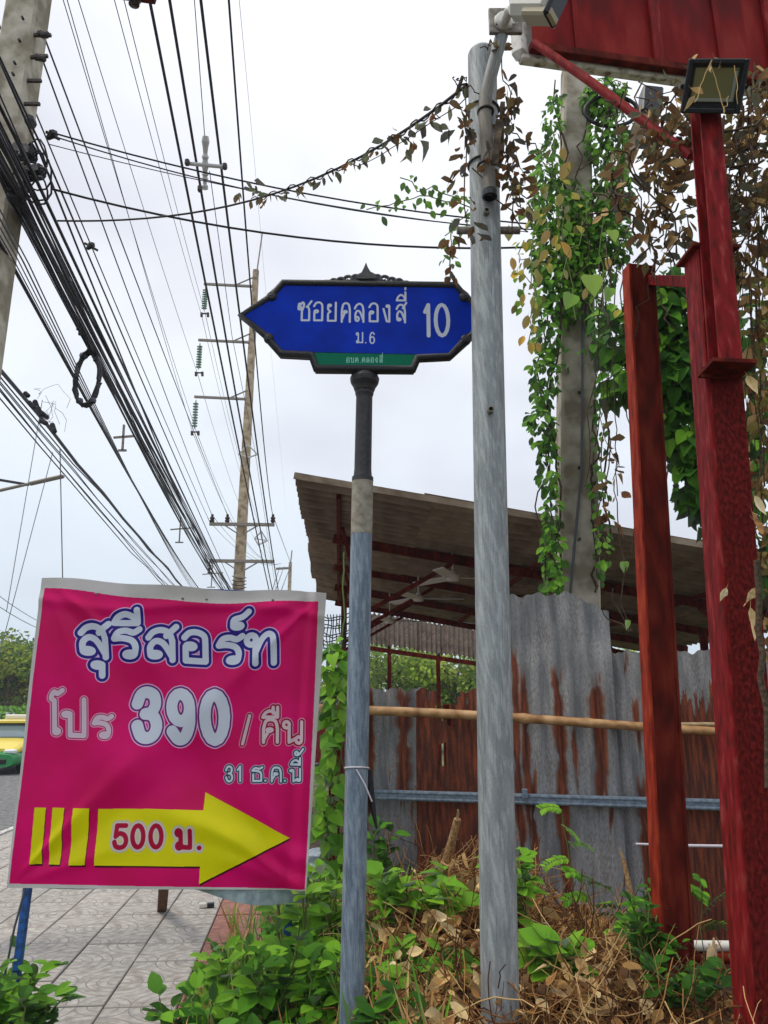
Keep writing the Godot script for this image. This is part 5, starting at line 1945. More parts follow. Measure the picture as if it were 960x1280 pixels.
	for i in 7:
		var y0 := 462 + i * 9 - 30 * int(i > 4)
		var a := PH(0, y0, 5.0)
		var e := P(284 + rf(-6, 6), 795 + rf(-8, 8), DF)
		var pts := PackedVector3Array([back_from(a, e)])
		var sp2 := span(a, e, rf(0.05, 0.35), 18)
		for k in range(1, 18):
			sp2[k] += rv(0.02)
		pts.append_array(sp2)
		wire("%s thin cable up in the lower bundle at the left edge of the sky" % ORD[6 - i] if i else "thickest dark cable of the lower bundle drooping across the left sky", pts, 0.022 if i == 0 else rf(0.006, 0.012), M.cable if i % 2 else M.cable_grey, "telecom cables of the lower bundle")
	for i in 5:
		var a := PH(8 + i * 7, 318 + i * 3, 5.2)
		var e := P(262 + i * 3, 752 + i * 6, DF)
		var pts := PackedVector3Array([back_from(a, e, 5.0)])
		pts.append_array(span(a, e, 0.25 + 0.06 * i, 18))
		wire("dark cable between the two bundles, the one that carries the cable coil" if i == 0 else "%s thin cable below the one with the coil, between the two bundles" % ORD[i - 1], pts, 0.016 if i == 0 else rf(0.005, 0.008), M.cable if i < 2 else M.cable_grey, "telecom cables between the two bundles" if i else "")
	# the coil of spare cable
	var cc := P(111, 475, 8.2)
	var coil := thing("cable_coil", "oval coil of spare black cable hanging from the overhead cables", "cable coil", cc)
	for k in 7:
		b = B.new()
		var lp := PackedVector3Array()
		for i in 33:
			var a := TAU * i / 32.0
			lp.append(cc + Vector3(cos(a) * (0.105 + 0.008 * rf(-1, 1)) + 0.02 * sin(a), sin(a) * (0.32 + rf(-0.008, 0.008)), -cos(a) * 0.06 + rf(-0.02, 0.02) + 0.012 * k))
		b.tube(lp, 0.013, 6, false, true)
		obj("turn", b, M.cable, coil)
	b = B.new()
	for a in [0.9, 2.2, 4.2, 5.4]:
		b.lathe(Transform3D(Basis.IDENTITY, cc + Vector3(cos(a) * 0.105, sin(a) * 0.32, -cos(a) * 0.06 + 0.04)), [Vector2(0.035, -0.025), Vector2(0.042, 0.0), Vector2(0.035, 0.025)], 8)
	b.tube(PackedVector3Array([cc + Vector3(0, 0.31, 0.04), cc + Vector3(-0.04, 0.42, 0.03), P(105, 413, 8.1)]), 0.012, 5)
	obj("ties", b, M.cable_grey, coil).set_meta("kind", "stuff")
	# clamps and spacers on the cables
	for q in [[66, 168, 5.9, "small dark clamp on the wire just right of the near pole"], [114, 307, 8.0, "small dark clamp on a cable below the bundle, mid-left sky"], [104, 414, 8.1, "small dark clamp just above the cable coil"]]:
		var o := thing("wire_clamp", q[3], "clamp", P(q[0], q[1], q[2]))
		b = B.new()
		b.lathe(Transform3D(Basis(Vector3.FORWARD, 0.8), P(q[0], q[1], q[2])), [Vector2(0.0, -0.07), Vector2(0.02, -0.06), Vector2(0.03, -0.02), Vector2(0.045, 0.0), Vector2(0.03, 0.03), Vector2(0.0, 0.05)], 10)
		obj("body", b, M.iron, o)
		b = B.new()
		b.tube(PackedVector3Array([P(q[0] - 8, q[1] - 3, q[2]), P(q[0] + 8, q[1] + 6, q[2])]), 0.015, 6)
		obj("bolt", b, M.clamp, o)
	for q in [[152, 545, 11.5, "pale cross-shaped spacer on the cable below the coil"], [223, 660, 19.0, "small cross-shaped spacer farther along the same cable"], [263, 716, 26.0, "farthest small spacer near the far pole's lower arm"]]:
		b = B.new()
		b.bar(P(q[0] - 10, q[1] + 2, q[2]), P(q[0] + 16, q[1], q[2]), 0.03, 0.03)
		b.bar(P(q[0] + 3, q[1] - 14, q[2]), P(q[0] + 1, q[1] + 18, q[2]), 0.03, 0.03, Vector3.BACK)
		b.bar(P(q[0] - 4, q[1] + 18, q[2]), P(q[0] + 6, q[1] + 18, q[2]), 0.03, 0.03)
		tag(obj("cable_spacer", b, M.steel), q[3], "spacer")
	# knots on the lower bundle
	var kn := thing("splice_knot", "tangled splice and ties on the lower cable bundle at the left edge", "splice", P(38, 502, 8.0))
	b = B.new()
	for k in 8:
		b.box(Transform3D(Basis(Vector3.FORWARD, rf(0.3, 1.2)), P(34 + k * 5, 496 + k * 6, 8.0) + rv(0.04)), Vector3(rf(0.06, 0.14), 0.05, 0.05), 0.015)
	obj("ties", b, M.cable, kn).set_meta("kind", "stuff")
	b = B.new()
	for k in 8:
		b.tube(wiggle(P(rf(40, 60), rf(490, 540), 8.0), P(rf(50, 85), rf(485, 545), 8.0), 6, rf(-0.25, 0.15), 0.05), 0.0025, 4, false)
	obj("loose_strands", b, M.wire_pale, kn).set_meta("kind", "stuff")
	# thin drop wires
	for q in [[75, 560, 79, 722, 9.0, "single dark wire hanging straight down above the banner"], [53, 500, 8, 725, 12.0, "pale thin wire slanting down at the left edge"], [66, 565, -4, 790, 12.0, "pale thin wire slanting down beside the hanging wire"]]:
		wire(q[5], span(P(q[0], q[1], q[4]), P(q[2], q[3] + 40, q[4]), 0.0, 4), 0.006, M.cable_grey if q[0] == 75 else M.wire_pale, "", "wire", "drop_wire")
	for q in [[-30, 722, 60, 782, "upper thin wire low over the left trees"], [-30, 738, 60, 790, "lower thin wire low over the left trees"]]:
		wire(q[4], span(P(q[0], q[1], 18.0), P(q[2], q[3], 30.0), 0.1, 6), 0.012, M.wire_pale, "", "wire", "overhead_wire")
	# service wires crossing to the right
	var cr := [[66, 166, 592, 262, 6.4, 0.14, 0.009, "upper wire crossing the sky from the near pole to the vine pole"], [72, 172, 592, 268, 6.5, 0.18, 0.007, "second wire crossing just below the upper one to the vine pole"], [60, 180, 660, 290, 6.5, 0.1, 0.005, "thin pale wire crossing the sky between the others"], [64, 236, 662, 309, 6.3, 0.18, 0.011, "lowest wire crossing the sky above the street sign"]]
	for q in cr:
		wire(q[7], span(P(q[0], q[1], 5.75), P(q[2] if q[2] > 640 else 690, q[3] + (20 if q[2] < 640 else 0), q[4]), q[5]), q[6], M.cable_grey if q[6] < 0.006 else M.cable, "", "wire", "service_wire")
	# street lamp across the road
	var ls := thing("street_lamp", "grey street lamp arm reaching in from the left edge of the sky", "street lamp", Vector3(P(-220, 700, 20).x, -0.14, -20))
	b = B.new()
	var base := ls.position
	b.tube(PackedVector3Array([base, base + Vector3(0, 6.5, 0), P(-120, 640, 20), P(0, 613, 20), P(40, 604, 20)]), [0.1, 0.07, 0.05, 0.045, 0.04], 8)
	obj("pole", b, M.steel, ls)
	b = B.new()
	b.bar(P(36, 605, 20), P(80, 595, 20), 0.16, 0.09, Vector3.UP, 0.03)
	obj("lamp_head", b, M.steel, ls)
	b = B.new()
	b.bar(P(-60, 590, 20), P(36, 606, 20), 0.06, 0.06, Vector3.UP)
	obj("stay", b, M.cable_thick, ls)

func curve3(a: Vector3, m: Vector3, e: Vector3) -> PackedVector3Array:   # a smooth span through a middle place
	var o := PackedVector3Array()
	var la := a.distance_to(m)
	var tm := la / (la + m.distance_to(e))
	var c := (m - a * (1 - tm) * (1 - tm) - e * tm * tm) / (2.0 * tm * (1.0 - tm))
	for i in 19:
		var t := i / 18.0
		o.append(a * (1 - t) * (1 - t) + c * 2.0 * t * (1 - t) + e * t * t)
	return o

# ---------------------------------------------------------------- the taxi
func make_taxi() -> void:
	var d := 22.5
	var c := Vector3(P(-16, 930, d).x, -0.14, -d)
	var t := thing("taxi", "yellow and green taxi coming along the road behind the banner", "taxi", c)
	t.rotation.y = YAW
	var yellow := flat(srgb(232, 208, 64), 0.3)
	yellow.clearcoat_enabled = true
	yellow.clearcoat = 0.6
	var green := flat(srgb(10, 136, 66), 0.3)
	green.clearcoat_enabled = true
	green.clearcoat = 0.6
	var glass := flat(srgb(104, 122, 128), 0.08)
	var black := flat(srgb(18, 18, 20), 0.6)
	# body in the car's own frame: nose at z = 0, tail at z = -4.5; rows of (z, half width, low, high)
	var loft := func(rows: Array, m: Material, called: String) -> void:
		var b := B.new()
		var ns := 20
		var pts := PackedVector3Array()
		for r in rows:
			for i in ns + 1:
				var a := TAU * i / ns + PI / 4
				var cx := cos(a)
				var cy := sin(a)
				var q := pow(pow(absf(cx), 4.5) + pow(absf(cy), 4.5), -1.0 / 4.5)
				pts.append(Vector3(cx * q * r[1], lerpf(r[2], r[3], 0.5 + 0.5 * cy * q), r[0]))
		b.sheet(pts, ns, rows.size() - 1)
		for e in [0, rows.size() - 1]:
			var m0 := Vector3(0, (rows[e][2] + rows[e][3]) * 0.5, rows[e][0])
			for i in ns:
				var p := pts[e * (ns + 1) + i]
				var q2 := pts[e * (ns + 1) + i + 1]
				if e == 0:
					b.tri(m0, p, q2)
				else:
					b.tri(m0, q2, p)
		var o := MeshInstance3D.new()
		o.name = child_name(t, called)
		o.mesh = b.mesh(m)
		t.add_child(o)
	loft.call([[0.0, 0.72, 0.2, 0.56], [-0.12, 0.82, 0.2, 0.64], [-0.9, 0.86, 0.2, 0.68], [-3.8, 0.86, 0.2, 0.7], [-4.4, 0.82, 0.25, 0.7], [-4.5, 0.7, 0.3, 0.62]], green, "lower_body")
	loft.call([[-0.1, 0.74, 0.5, 0.7], [-0.5, 0.83, 0.55, 0.86], [-1.15, 0.85, 0.6, 0.96], [-3.6, 0.85, 0.6, 0.98], [-4.3, 0.8, 0.6, 0.96], [-4.46, 0.72, 0.6, 0.86]], yellow, "upper_body")
	loft.call([[-1.1, 0.72, 0.9, 0.99], [-1.75, 0.66, 0.9, 1.4], [-3.0, 0.66, 0.9, 1.42], [-3.9, 0.68, 0.9, 1.02]], glass, "windows")
	loft.call([[-1.55, 0.6, 1.36, 1.42], [-1.8, 0.66, 1.36, 1.46], [-3.0, 0.65, 1.36, 1.47], [-3.3, 0.6, 1.34, 1.4]], yellow, "roof")
	var put := func(called: String, m: Material, at: Vector3, s: Vector3, bev: float) -> void:
		var b := B.new()
		b.box(Transform3D(Basis.IDENTITY, at), s, bev)
		var o := MeshInstance3D.new()
		o.name = child_name(t, called)
		o.mesh = b.mesh(m)
		t.add_child(o)
	put.call("roof_sign", M.white_plastic, Vector3(0, 1.53, -2.2), Vector3(0.7, 0.15, 0.16), 0.03)
	put.call("grille", black, Vector3(0, 0.36, -0.01), Vector3(1.1, 0.14, 0.08), 0.02)
	for s in [-1, 1]:
		put.call("headlight", flat(srgb(220, 224, 226), 0.15), Vector3(0.6 * s, 0.62, -0.1), Vector3(0.34, 0.13, 0.12), 0.04)
		put.call("mirror", yellow, Vector3(0.95 * s, 1.0, -1.45), Vector3(0.16, 0.12, 0.1), 0.03)
		put.call("pillar", yellow, Vector3(0.685 * s, 1.2, -2.35), Vector3(0.03, 0.46, 0.08), 0.01)
		for z in [-0.8, -3.6]:
			var b := B.new()
			b.lathe(Transform3D(Basis(Vector3.FORWARD, PI / 2), Vector3(0.74 * s, 0.3, z)), [Vector2(0.0, -0.1), Vector2(0.28, -0.1), Vector2(0.3, -0.07), Vector2(0.3, 0.07), Vector2(0.28, 0.1), Vector2(0.0, 0.1)], 20)
			var o := MeshInstance3D.new()
			o.name = child_name(t, "wheel")
			o.mesh = b.mesh(black)
			t.add_child(o)

# ---------------------------------------------------------------- far things
func make_far() -> void:
	for q in [[8, 45.0, 6.3, 2.6, "tall dark tree at the left edge beyond the taxi"], [-34, 47.0, 7.0, 3.0, "dark tree beyond the left edge of the road"], [36, 52.0, 7.2, 2.8, "dark tree half behind the banner's left side"], [58, 56.0, 6.6, 2.6, "dark tree behind the banner across the road"], [-90, 44.0, 6.8, 3.0, "dark tree outside the left edge beyond the road"]]:
		var p := P(q[0], 880, q[1])
		tree("roadside_tree", q[4], Vector3(p.x, -0.2, p.z), q[2], q[3], M.tree, 0.24, 5200, "trees across the road")
	# hedge
	var h := thing("hedge", "bright green clipped hedge below the trees across the road", "hedge", Vector3(P(20, 900, 38).x, -0.2, -38))
	var xs := []
	for i in 3200:
		var c := Vector3(rf(-22.5, -13.0), rf(-0.1, 1.75), -38 + rf(-0.6, 0.6))
		c.y = minf(c.y, 1.75 + 0.1 * sin(c.x * 3.0))
		xs.append(leaf_x(c, Vector3(rf(-1, 1), rf(-0.3, 1), rf(-1, 1)), Vector3(rf(-1, 1), 1, 1), rf(0.14, 0.26)))
	leaves(h, "oval", [M.leaf_bright[1], M.leaf[2], M.leaf[1]], xs, 0, "leaf")
	var b: B
	for i in 8:
		b = B.new()
		b.tube(PackedVector3Array([Vector3(-22.0 + i * 1.2, -0.2, -38), Vector3(-22.0 + i * 1.2, 1.2, -38.1)]), 0.05, 5)
		obj("stem", b, M.bark, h)
	# olive trees seen under the shed
	var k := 0
	for q in [[425, 40.0, 4.6], [480, 36.0, 5.4], [528, 38.0, 5.2], [575, 35.0, 5.0], [625, 37.0, 5.2], [690, 40.0, 5.4], [820, 42.0, 5.6]]:
		var p := P(q[0], 880, q[1])
		tree("olive_green_tree", ["yellow-green tree behind the ivy at the shed's road end", "yellow-green tree just right of the sign pole under the roofs", "yellow-green tree in the middle of the gap under the roofs", "yellow-green tree just left of the thick steel pole under the roofs", "yellow-green tree hidden by the thick steel pole", "yellow-green tree behind the tall zinc sheet", "yellow-green tree behind the red posts and the shed"][k], Vector3(p.x, -0.2, p.z), q[2], 2.4, M.tree_olive, 0.2, 4200, "trees behind the shed")
		k += 1
	# low pale house beyond the pavement, in the slit beside the banner
	var hp := P(409, 930, 27.0)
	var hs := thing("pale_house", "low pale house beyond the pavement in the slit between banner and ivy", "house", Vector3(hp.x, -0.1, hp.z))
	b = B.new()
	b.box(Transform3D(Basis.IDENTITY, Vector3(hp.x, 0.9, hp.z - 2)), Vector3(3.0, 2.1, 3.0))
	obj("wall", b, M.white_dirty, hs)
	b = B.new()
	b.bar(Vector3(hp.x - 1.8, 2.15, hp.z - 0.2), Vector3(hp.x + 1.8, 2.15, hp.z - 0.2), 1.6, 0.08, Vector3.UP)
	b.bar(Vector3(hp.x - 1.8, 2.1, hp.z - 2.6), Vector3(hp.x + 1.8, 2.1, hp.z - 2.6), 3.2, 0.08, Vector3.UP)
	obj("roof", b, M.asbestos_dark, hs)
	b = B.new()
	b.box(Transform3D(Basis.IDENTITY, Vector3(hp.x - 0.2, 0.85, hp.z - 0.49)), Vector3(0.7, 1.9, 0.04), 0.005)
	obj("door", b, M.red, hs)
	for s in [-1.0, 1.0]:
		b = B.new()
		b.box(Transform3D(Basis.IDENTITY, Vector3(hp.x + s, 1.2, hp.z - 0.49)), Vector3(0.6, 0.7, 0.04), 0.005)
		obj("window", b, M.dark_plastic, hs)
	# bag of rubbish by the ivy
	var bp := P(398, 1036, 7.8)
	var bg := thing("rubbish_bag", "crumpled pale blue and dark rubbish bag on the ground beside the ivy", "bag", Vector3(bp.x, 0.0, bp.z))
	for q in [[0.0, 0.18, M.cloth_under], [0.15, 0.13, M.cable], [-0.12, 0.14, M.rail]]:
		b = B.new()
		var pr := []
		for i in 9:
			var a := PI * i / 8.0
			pr.append(Vector2(q[1] * sin(a) * (1.0 + 0.15 * sin(i * 2.3)), 0.15 - 0.17 * cos(a) * (1.0 if i < 5 else 1.1)))
		b.lathe(Transform3D(Basis(Vector3.FORWARD, q[0]), Vector3(bp.x + q[0], 0.0, bp.z + q[0] * 0.5)), pr, 9)
		obj("bag", b, q[2], bg)
	# red post wrapped in ivy at the fence's road end
	var rp := P(417, 900, 6.3)
	b = B.new()
	b.bar(Vector3(rp.x, -0.05, rp.z), P(424, 812, 6.3), 0.09, 0.09, Vector3.BACK, 0.004)
	var ip := thing("ivy_post", "dark red post overgrown with bright creeper at the left end of the fence", "post", Vector3(rp.x, 0, rp.z))
	obj("shaft", b, M.red_dark, ip)
	b = B.new()
	b.box(Transform3D(Basis(Vector3.FORWARD, 0.1), P(419, 836, 6.15)), Vector3(0.05, 0.06, 0.01), 0.002)
	obj("tag", b, M.white_plastic, ip)

# ---------------------------------------------------------------- creepers and dry vines
func make_vines() -> void:
	# green creeper round the concrete pole
	var o := thing("green_creeper", "green creeper climbing the concrete pole, thickest near its top", "vine", Vector3(P(720, 745, 6.3).x, 0.3, -6.3))
	var b := B.new()
	var xs := []
	for q in [[688, 745, 694, 100], [697, 745, 690, 300], [682, 740, 676, 380], [746, 720, 741, 120], [752, 700, 750, 420], [744, 740, 744, 500], [700, 400, 735, 110], [735, 420, 700, 120]]:
		var d := rf(6.05, 6.25)
		var st := wiggle(P(q[0], q[1], d), P(q[2], q[3], d), 22, 0.0, 0.045)
		b.tube(st, rf(0.005, 0.012), 4, false)
	obj("stems", b, M.vine, o).set_meta("kind", "stuff")
	# left fringe
	for q in [[692, 725, 12, 26, 60, 0.075], [690, 690, 11, 40, 110, 0.075], [688, 640, 9, 40, 70, 0.075], [684, 580, 12, 40, 80, 0.078], [677, 530, 16, 32, 100, 0.08], [680, 470, 18, 40, 120, 0.08], [684, 410, 18, 40, 130, 0.08], [690, 350, 22, 40, 150, 0.08], [694, 310, 34, 36, 270, 0.075], [690, 262, 34, 40, 260, 0.075], [684, 205, 20, 36, 130, 0.075], [692, 150, 14, 44, 110, 0.07], [756, 120, 30, 30, 260, 0.08], [758, 180, 28, 40, 230, 0.075], [766, 240, 30, 44, 300, 0.075], [756, 300, 38, 40, 320, 0.08], [722, 262, 14, 50, 90, 0.07], [724, 320, 18, 30, 110, 0.075], [700, 330, 46, 36, 200, 0.06], [745, 280, 44, 40, 260, 0.06], [690, 240, 30, 50, 160, 0.055], [765, 150, 26, 50, 170, 0.055], [726, 380, 40, 22, 90, 0.06], [738, 340, 36, 34, 160, 0.075], [749, 520, 8, 60, 50, 0.065], [751, 620, 9, 50, 50, 0.065], [752, 690, 8, 40, 45, 0.065], [705, 380, 18, 30, 80, 0.075], [752, 400, 14, 40, 60, 0.07], [716, 440, 14, 30, 12, 0.06]]:
		var c := P(q[0], q[1], 6.12)
		var k := 6.4 / FOCAL
		xs.append_array(blob(c, Vector3(q[2] * k, q[3] * k, 0.16), q[4], q[5]))
	leaves(o, "oval", [M.leaf[0], M.leaf[1], M.leaf[2], M.leaf[1], M.leaf_bright[1]], xs, 120)
	# big yellowing leaves in front of it
	o = thing("yellowing_vine", "hanging vine with large yellow and lime heart leaves in front of the concrete pole", "vine", P(700, 330, 4.6))
	b = B.new()
	for q in [[640, 190, 735, 380], [660, 210, 660, 430], [690, 150, 720, 400], [760, 200, 700, 350], [655, 300, 665, 420], [770, 180, 745, 400]]:
		b.tube(wiggle(P(q[0], q[1], rf(4.3, 4.8)), P(q[2], q[3], rf(4.3, 4.8)), 12, -0.02, 0.04), 0.0035, 4, false)
	obj("stems", b, M.vine_green, o).set_meta("kind", "stuff")
	xs = []
	for q in [[738, 356, 0.17], [716, 380, 0.13], [764, 300, 0.1], [762, 372, 0.1]]:
		xs.append(leaf_x(P(q[0], q[1] - 12, 4.5), Vector3(rf(-0.5, 0.5), -1, 0.1), Vector3(0.1, 0.2, 1), q[2]))
	leaves(o, "heart", [M.leaf_bright[0], M.leaf_bright[2]], xs, 10)
	xs = []
	for q in [[712, 210, 0.12], [700, 310, 0.12], [686, 295, 0.1], [636, 290, 0.09], [645, 352, 0.09], [662, 330, 0.08], [660, 402, 0.08], [667, 415, 0.07], [672, 436, 0.07], [702, 193, 0.09], [760, 330, 0.08], [775, 395, 0.08], [655, 375, 0.07], [664, 435, 0.08], [765, 198, 0.07], [697, 302, 0.08], [733, 368, 0.08], [650, 240, 0.08], [672, 270, 0.09], [656, 310, 0.07], [640, 330, 0.08], [675, 350, 0.08], [722, 290, 0.09], [668, 385, 0.08], [655, 428, 0.08], [700, 250, 0.08], [684, 320, 0.09]]:
		xs.append(leaf_x(P(q[0], q[1] - 8, rf(4.4, 4.7)), droop(-0.3), Vector3(rf(-0.4, 0.4), 0.2, 1), q[2] * rf(0.9, 1.15)))
	leaves(o, "oval", M.leaf_yellow, xs, 30)
	xs = blob(P(690, 260, 4.7), Vector3(0.22, 0.5, 0.2), 70, 0.07)
	xs.append_array(blob(P(660, 350, 4.6), Vector3(0.1, 0.4, 0.15), 50, 0.065))
	leaves(o, "oval", [M.leaf_yellow[2], M.leaf[2], M.dry_green[0]], xs, 60)
	# dense dark creeper behind the red posts
	o = thing("dark_creeper", "dense dark green large-leaved creeper hanging behind the red posts", "vine", P(830, 420, 5.2))
	b = B.new()
	for i in 16:
		var x := rf(745, 955)
		b.tube(wiggle(P(x, 330, 5.2), P(x + rf(-20, 20), rf(470, 690), 5.2), 12, 0.0, 0.04), 0.005, 4, false)
	obj("stems", b, M.vine, o).set_meta("kind", "stuff")
	xs = []
	for q in [[840, 400, 48, 55, 330], [850, 470, 46, 55, 320], [862, 540, 36, 50, 230], [872, 600, 24, 40, 110], [812, 390, 20, 40, 90], [770, 420, 30, 50, 110], [775, 480, 22, 20, 50], [830, 360, 30, 20, 60], [934, 500, 22, 60, 110], [938, 580, 20, 60, 90], [925, 420, 26, 50, 80], [945, 680, 16, 50, 60], [885, 560, 16, 30, 40], [800, 450, 30, 40, 70], [885, 640, 12, 22, 14], [815, 520, 12, 20, 10]]:
		var k := 5.3 / FOCAL
		xs.append_array(blob(P(q[0], q[1], 5.25), Vector3(q[2] * k, q[3] * k, 0.25), q[4], 0.115, 0.1))
	leaves(o, "heart", [M.leaf[0], M.leaf[1], M.leaf[3], M.leaf[0], M.leaf[2]], xs, 150)
	# thin hanging strand with a few leaves
	o = thing("hanging_strand", "thin hanging vine strand with brown leaves left of the slim red post", "vine", P(765, 560, 4.6))
	b = B.new()
	var s1 := wiggle(P(760, 400, 4.6), P(772, 620, 4.6), 14, 0.0, 0.02)
	var s2 := wiggle(P(768, 600, 4.6), P(786, 790, 4.6), 12, 0.0, 0.02)
	var s3 := wiggle(P(745, 440, 4.6), P(766, 600, 4.6), 10, 0.0, 0.03)
	b.tube(s1, 0.004, 4, false)
	b.tube(s2, 0.004, 4, false)
	b.tube(s3, 0.003, 4, false)
	b.tube(wiggle(P(790, 790, 4.8), P(752, 760, 4.8), 6, 0.0, 0.02), 0.004, 4, false)
	b.tube(wiggle(P(790, 790, 4.8), P(766, 735, 4.8), 6, 0.0, 0.02), 0.004, 4, false)
	obj("stems", b, M.vine, o).set_meta("kind", "stuff")
	leaves(o, "dry", [M.dry[1], M.dry[3], M.dry_green[3], M.dry[0]], blob(P(764, 600, 4.6), Vector3(0.06, 0.38, 0.05), 22, 0.09), 30)
	leaves(o, "heart", [M.leaf_bright[0]], [leaf_x(P(779, 702, 4.58), Vector3(0.1, -1, 0), Vector3(0, 0.2, 1), 0.07), leaf_x(P(783, 775, 4.58), Vector3(0.1, -1, 0), Vector3(0.6, 0.2, 1), 0.06), leaf_x(P(752, 590, 4.58), Vector3(-0.3, -1, 0), Vector3(0.2, 0.2, 1), 0.07)], 4)
	# dry vine over the posts and lamp
	o = thing("dry_vine", "mass of dry brown vine draped round the floodlight and upper red post", "vine", P(860, 200, 3.2))
	b = B.new()
	for i in 70:
		var x := rf(760, 965)
		var y := rf(95, 300)
		b.tube(wiggle(P(x, y, rf(2.9, 3.6)), P(x + rf(-60, 60), y + rf(-20, 150), rf(2.9, 3.6)), 9, rf(-0.03, 0.06), 0.035), rf(0.002, 0.0045), 4, false)
	for q in [[890, 150, 895, 195], [905, 145, 903, 200], [880, 195, 955, 200], [890, 160, 960, 140]]:
		b.tube(wiggle(P(q[0], q[1], 3.0), P(q[2], q[3], 3.0), 6, 0.04, 0.01), 0.006, 5, false)
	obj("stems", b, M.vine, o).set_meta("kind", "stuff")
	xs = []
	for q in [[800, 172, 24, 24, 26], [836, 185, 26, 46, 100], [812, 240, 36, 30, 60], [830, 280, 36, 36, 50], [920, 150, 40, 40, 90], [940, 210, 26, 60, 150], [925, 280, 30, 50, 100], [945, 130, 20, 30, 50], [850, 150, 24, 26, 50], [865, 240, 16, 60, 30], [835, 130, 20, 14, 30], [775, 230, 20, 30, 16], [950, 300, 16, 50, 60]]:
		var k := 3.5 / FOCAL
		xs.append_array(blob(P(q[0], q[1], 3.25), Vector3(q[2] * k, q[3] * k, 0.28), int(q[4] * 1.15), 0.072))
	leaves(o, "dry", [M.dry[0], M.dry[1], M.dry[2], M.dry[3], M.limp[1], M.dry_green[2], M.limp[0], M.dry[3]], xs, 260)
	xs = []
	for q in [[893, 72, 0.07], [903, 78, 0.06], [928, 80, 0.08], [868, 120, 0.075], [863, 110, 0.06], [886, 88, 0.05], [946, 100, 0.07]]:
		xs.append(leaf_x(P(q[0], q[1], 2.68), droop(), Vector3(rf(-0.5, 0.5), 0.3, 1), q[2]))
	leaves(o, "dry", M.dry_pale, xs, 10)
	b = B.new()
	for q in [[888, 78, 905, 142], [890, 75, 868, 128], [918, 82, 922, 130], [905, 142, 911, 120]]:
		b.tube(wiggle(P(q[0], q[1], 2.64), P(q[2], q[3], 2.64), 7, 0.005, 0.006), 0.002, 4, false)
	obj("tendril", b, M.dry[2], o)
	# curtain of dry vine at the right edge
	o = thing("dry_vine", "long curtain of dry and pale leaves hanging down the right edge", "vine", P(950, 600, 3.1))
	b = B.new()
	for i in 18:
		var x := rf(926, 985)
		var y := rf(90, 380)
		b.tube(wiggle(P(x, y, rf(2.9, 3.3)), P(x + rf(-12, 12), y + rf(200, 520), rf(2.9, 3.3)), 14, 0.0, 0.02), rf(0.002, 0.005), 4, false)
	b.tube(wiggle(P(946, 700, 2.75), P(960, 985, 2.75), 9, 0.0, 0.01), 0.011, 6, false)
	obj("stems", b, M.vine, o).set_meta("kind", "stuff")
	xs = []
	for q in [[950, 380, 16, 60, 90], [952, 470, 14, 60, 70], [950, 560, 14, 60, 60], [948, 650, 14, 60, 50], [950, 760, 12, 60, 26], [955, 850, 10, 40, 10]]:
		var k := 3.3 / FOCAL
		xs.append_array(blob(P(q[0], q[1], 3.1), Vector3(q[2] * k, q[3] * k, 0.15), q[4], 0.065))
	leaves(o, "dry", [M.dry[0], M.dry[2], M.dry_green[0], M.dry_green[1], M.dry[1]], xs, 120)
	xs = []
	for q in [[934, 470, 0.1], [940, 640, 0.1], [942, 650, 0.09], [938, 760, 0.11], [945, 735, 0.08], [943, 620, 0.08], [937, 500, 0.08], [908, 735, 0.06]]:
		xs.append(leaf_x(P(q[0], q[1], 2.85), droop(-0.5), Vector3(rf(-0.5, 0.5), 0.2, 1), q[2]))
	leaves(o, "dry", [M.dry_pale[0], M.dry_pale[3], M.dry_pale[2]], xs, 12)
	# on the galvanised pole
	o = thing("dry_vine", "withered vine scraps clinging to the top of the thick steel pole", "vine", P(600, 180, 2.95))
	b = B.new()
	for q in [[582, 108, 584, 280], [578, 100, 600, 118], [628, 60, 640, 150], [632, 120, 640, 290], [590, 210, 660, 290], [625, 150, 672, 188], [640, 230, 655, 260], [570, 100, 583, 96], [600, 60, 618, 50], [572, 110, 568, 96]]:
		b.tube(wiggle(P(q[0], q[1], 2.95), P(q[2], q[3], 2.95), 9, 0.0, 0.012), 0.003, 4, false)
	obj("stems", b, M.vine, o).set_meta("kind", "stuff")
	xs = []
	for q in [[580, 165, 6, 40, 26], [574, 230, 6, 30, 12], [636, 150, 10, 60, 50], [642, 210, 14, 36, 34], [612, 205, 8, 14, 14], [655, 185, 8, 6, 4], [596, 280, 6, 30, 10], [648, 250, 14, 24, 20], [565, 320, 4, 40, 14], [622, 60, 10, 14, 8]]:
		var k := 3.3 / FOCAL
		xs.append_array(blob(P(q[0], q[1], 2.92), Vector3(q[2] * k, q[3] * k, 0.06), q[4], 0.055))
	leaves(o, "dry", [M.dry[1], M.dry[3], M.limp[2], M.limp[1], M.dry_green[3]], xs, 120)
	b = B.new()
	b.bar(P(618, 206, 2.86), P(624, 150, 2.86), 0.012, 0.03)
	b.bar(P(626, 200, 2.95), P(628, 130, 2.95), 0.03, 0.02)
	obj("dead_wood", b, M.bark, o)
	# along the sagging cable
	var ca := curve3(P(72, 276, 5.75), P(330, 246, 4.6), P(584, 106, 3.05))
	wire("dark cable rising to the steel pole's top, twined with withered vine", ca, 0.009, M.cable, "", "cable", "service_wire")
	o = thing("withered_vine", "withered vine with small limp leaves twined along the sagging cable", "vine", P(440, 210, 3.9))
	b = B.new()
	var part := PackedVector3Array()
	for i in 60:
		var t := lerpf(0.5, 1.0, i / 59.0)
		var q := ca[int(t * 18.0)].lerp(ca[mini(int(t * 18.0) + 1, 18)], fposmod(t * 18.0, 1.0))
		part.append(q + Vector3(0, 0.018 * sin(i * 1.1), 0.018 * cos(i * 1.1)))
	b.tube(part, 0.004, 4, false)
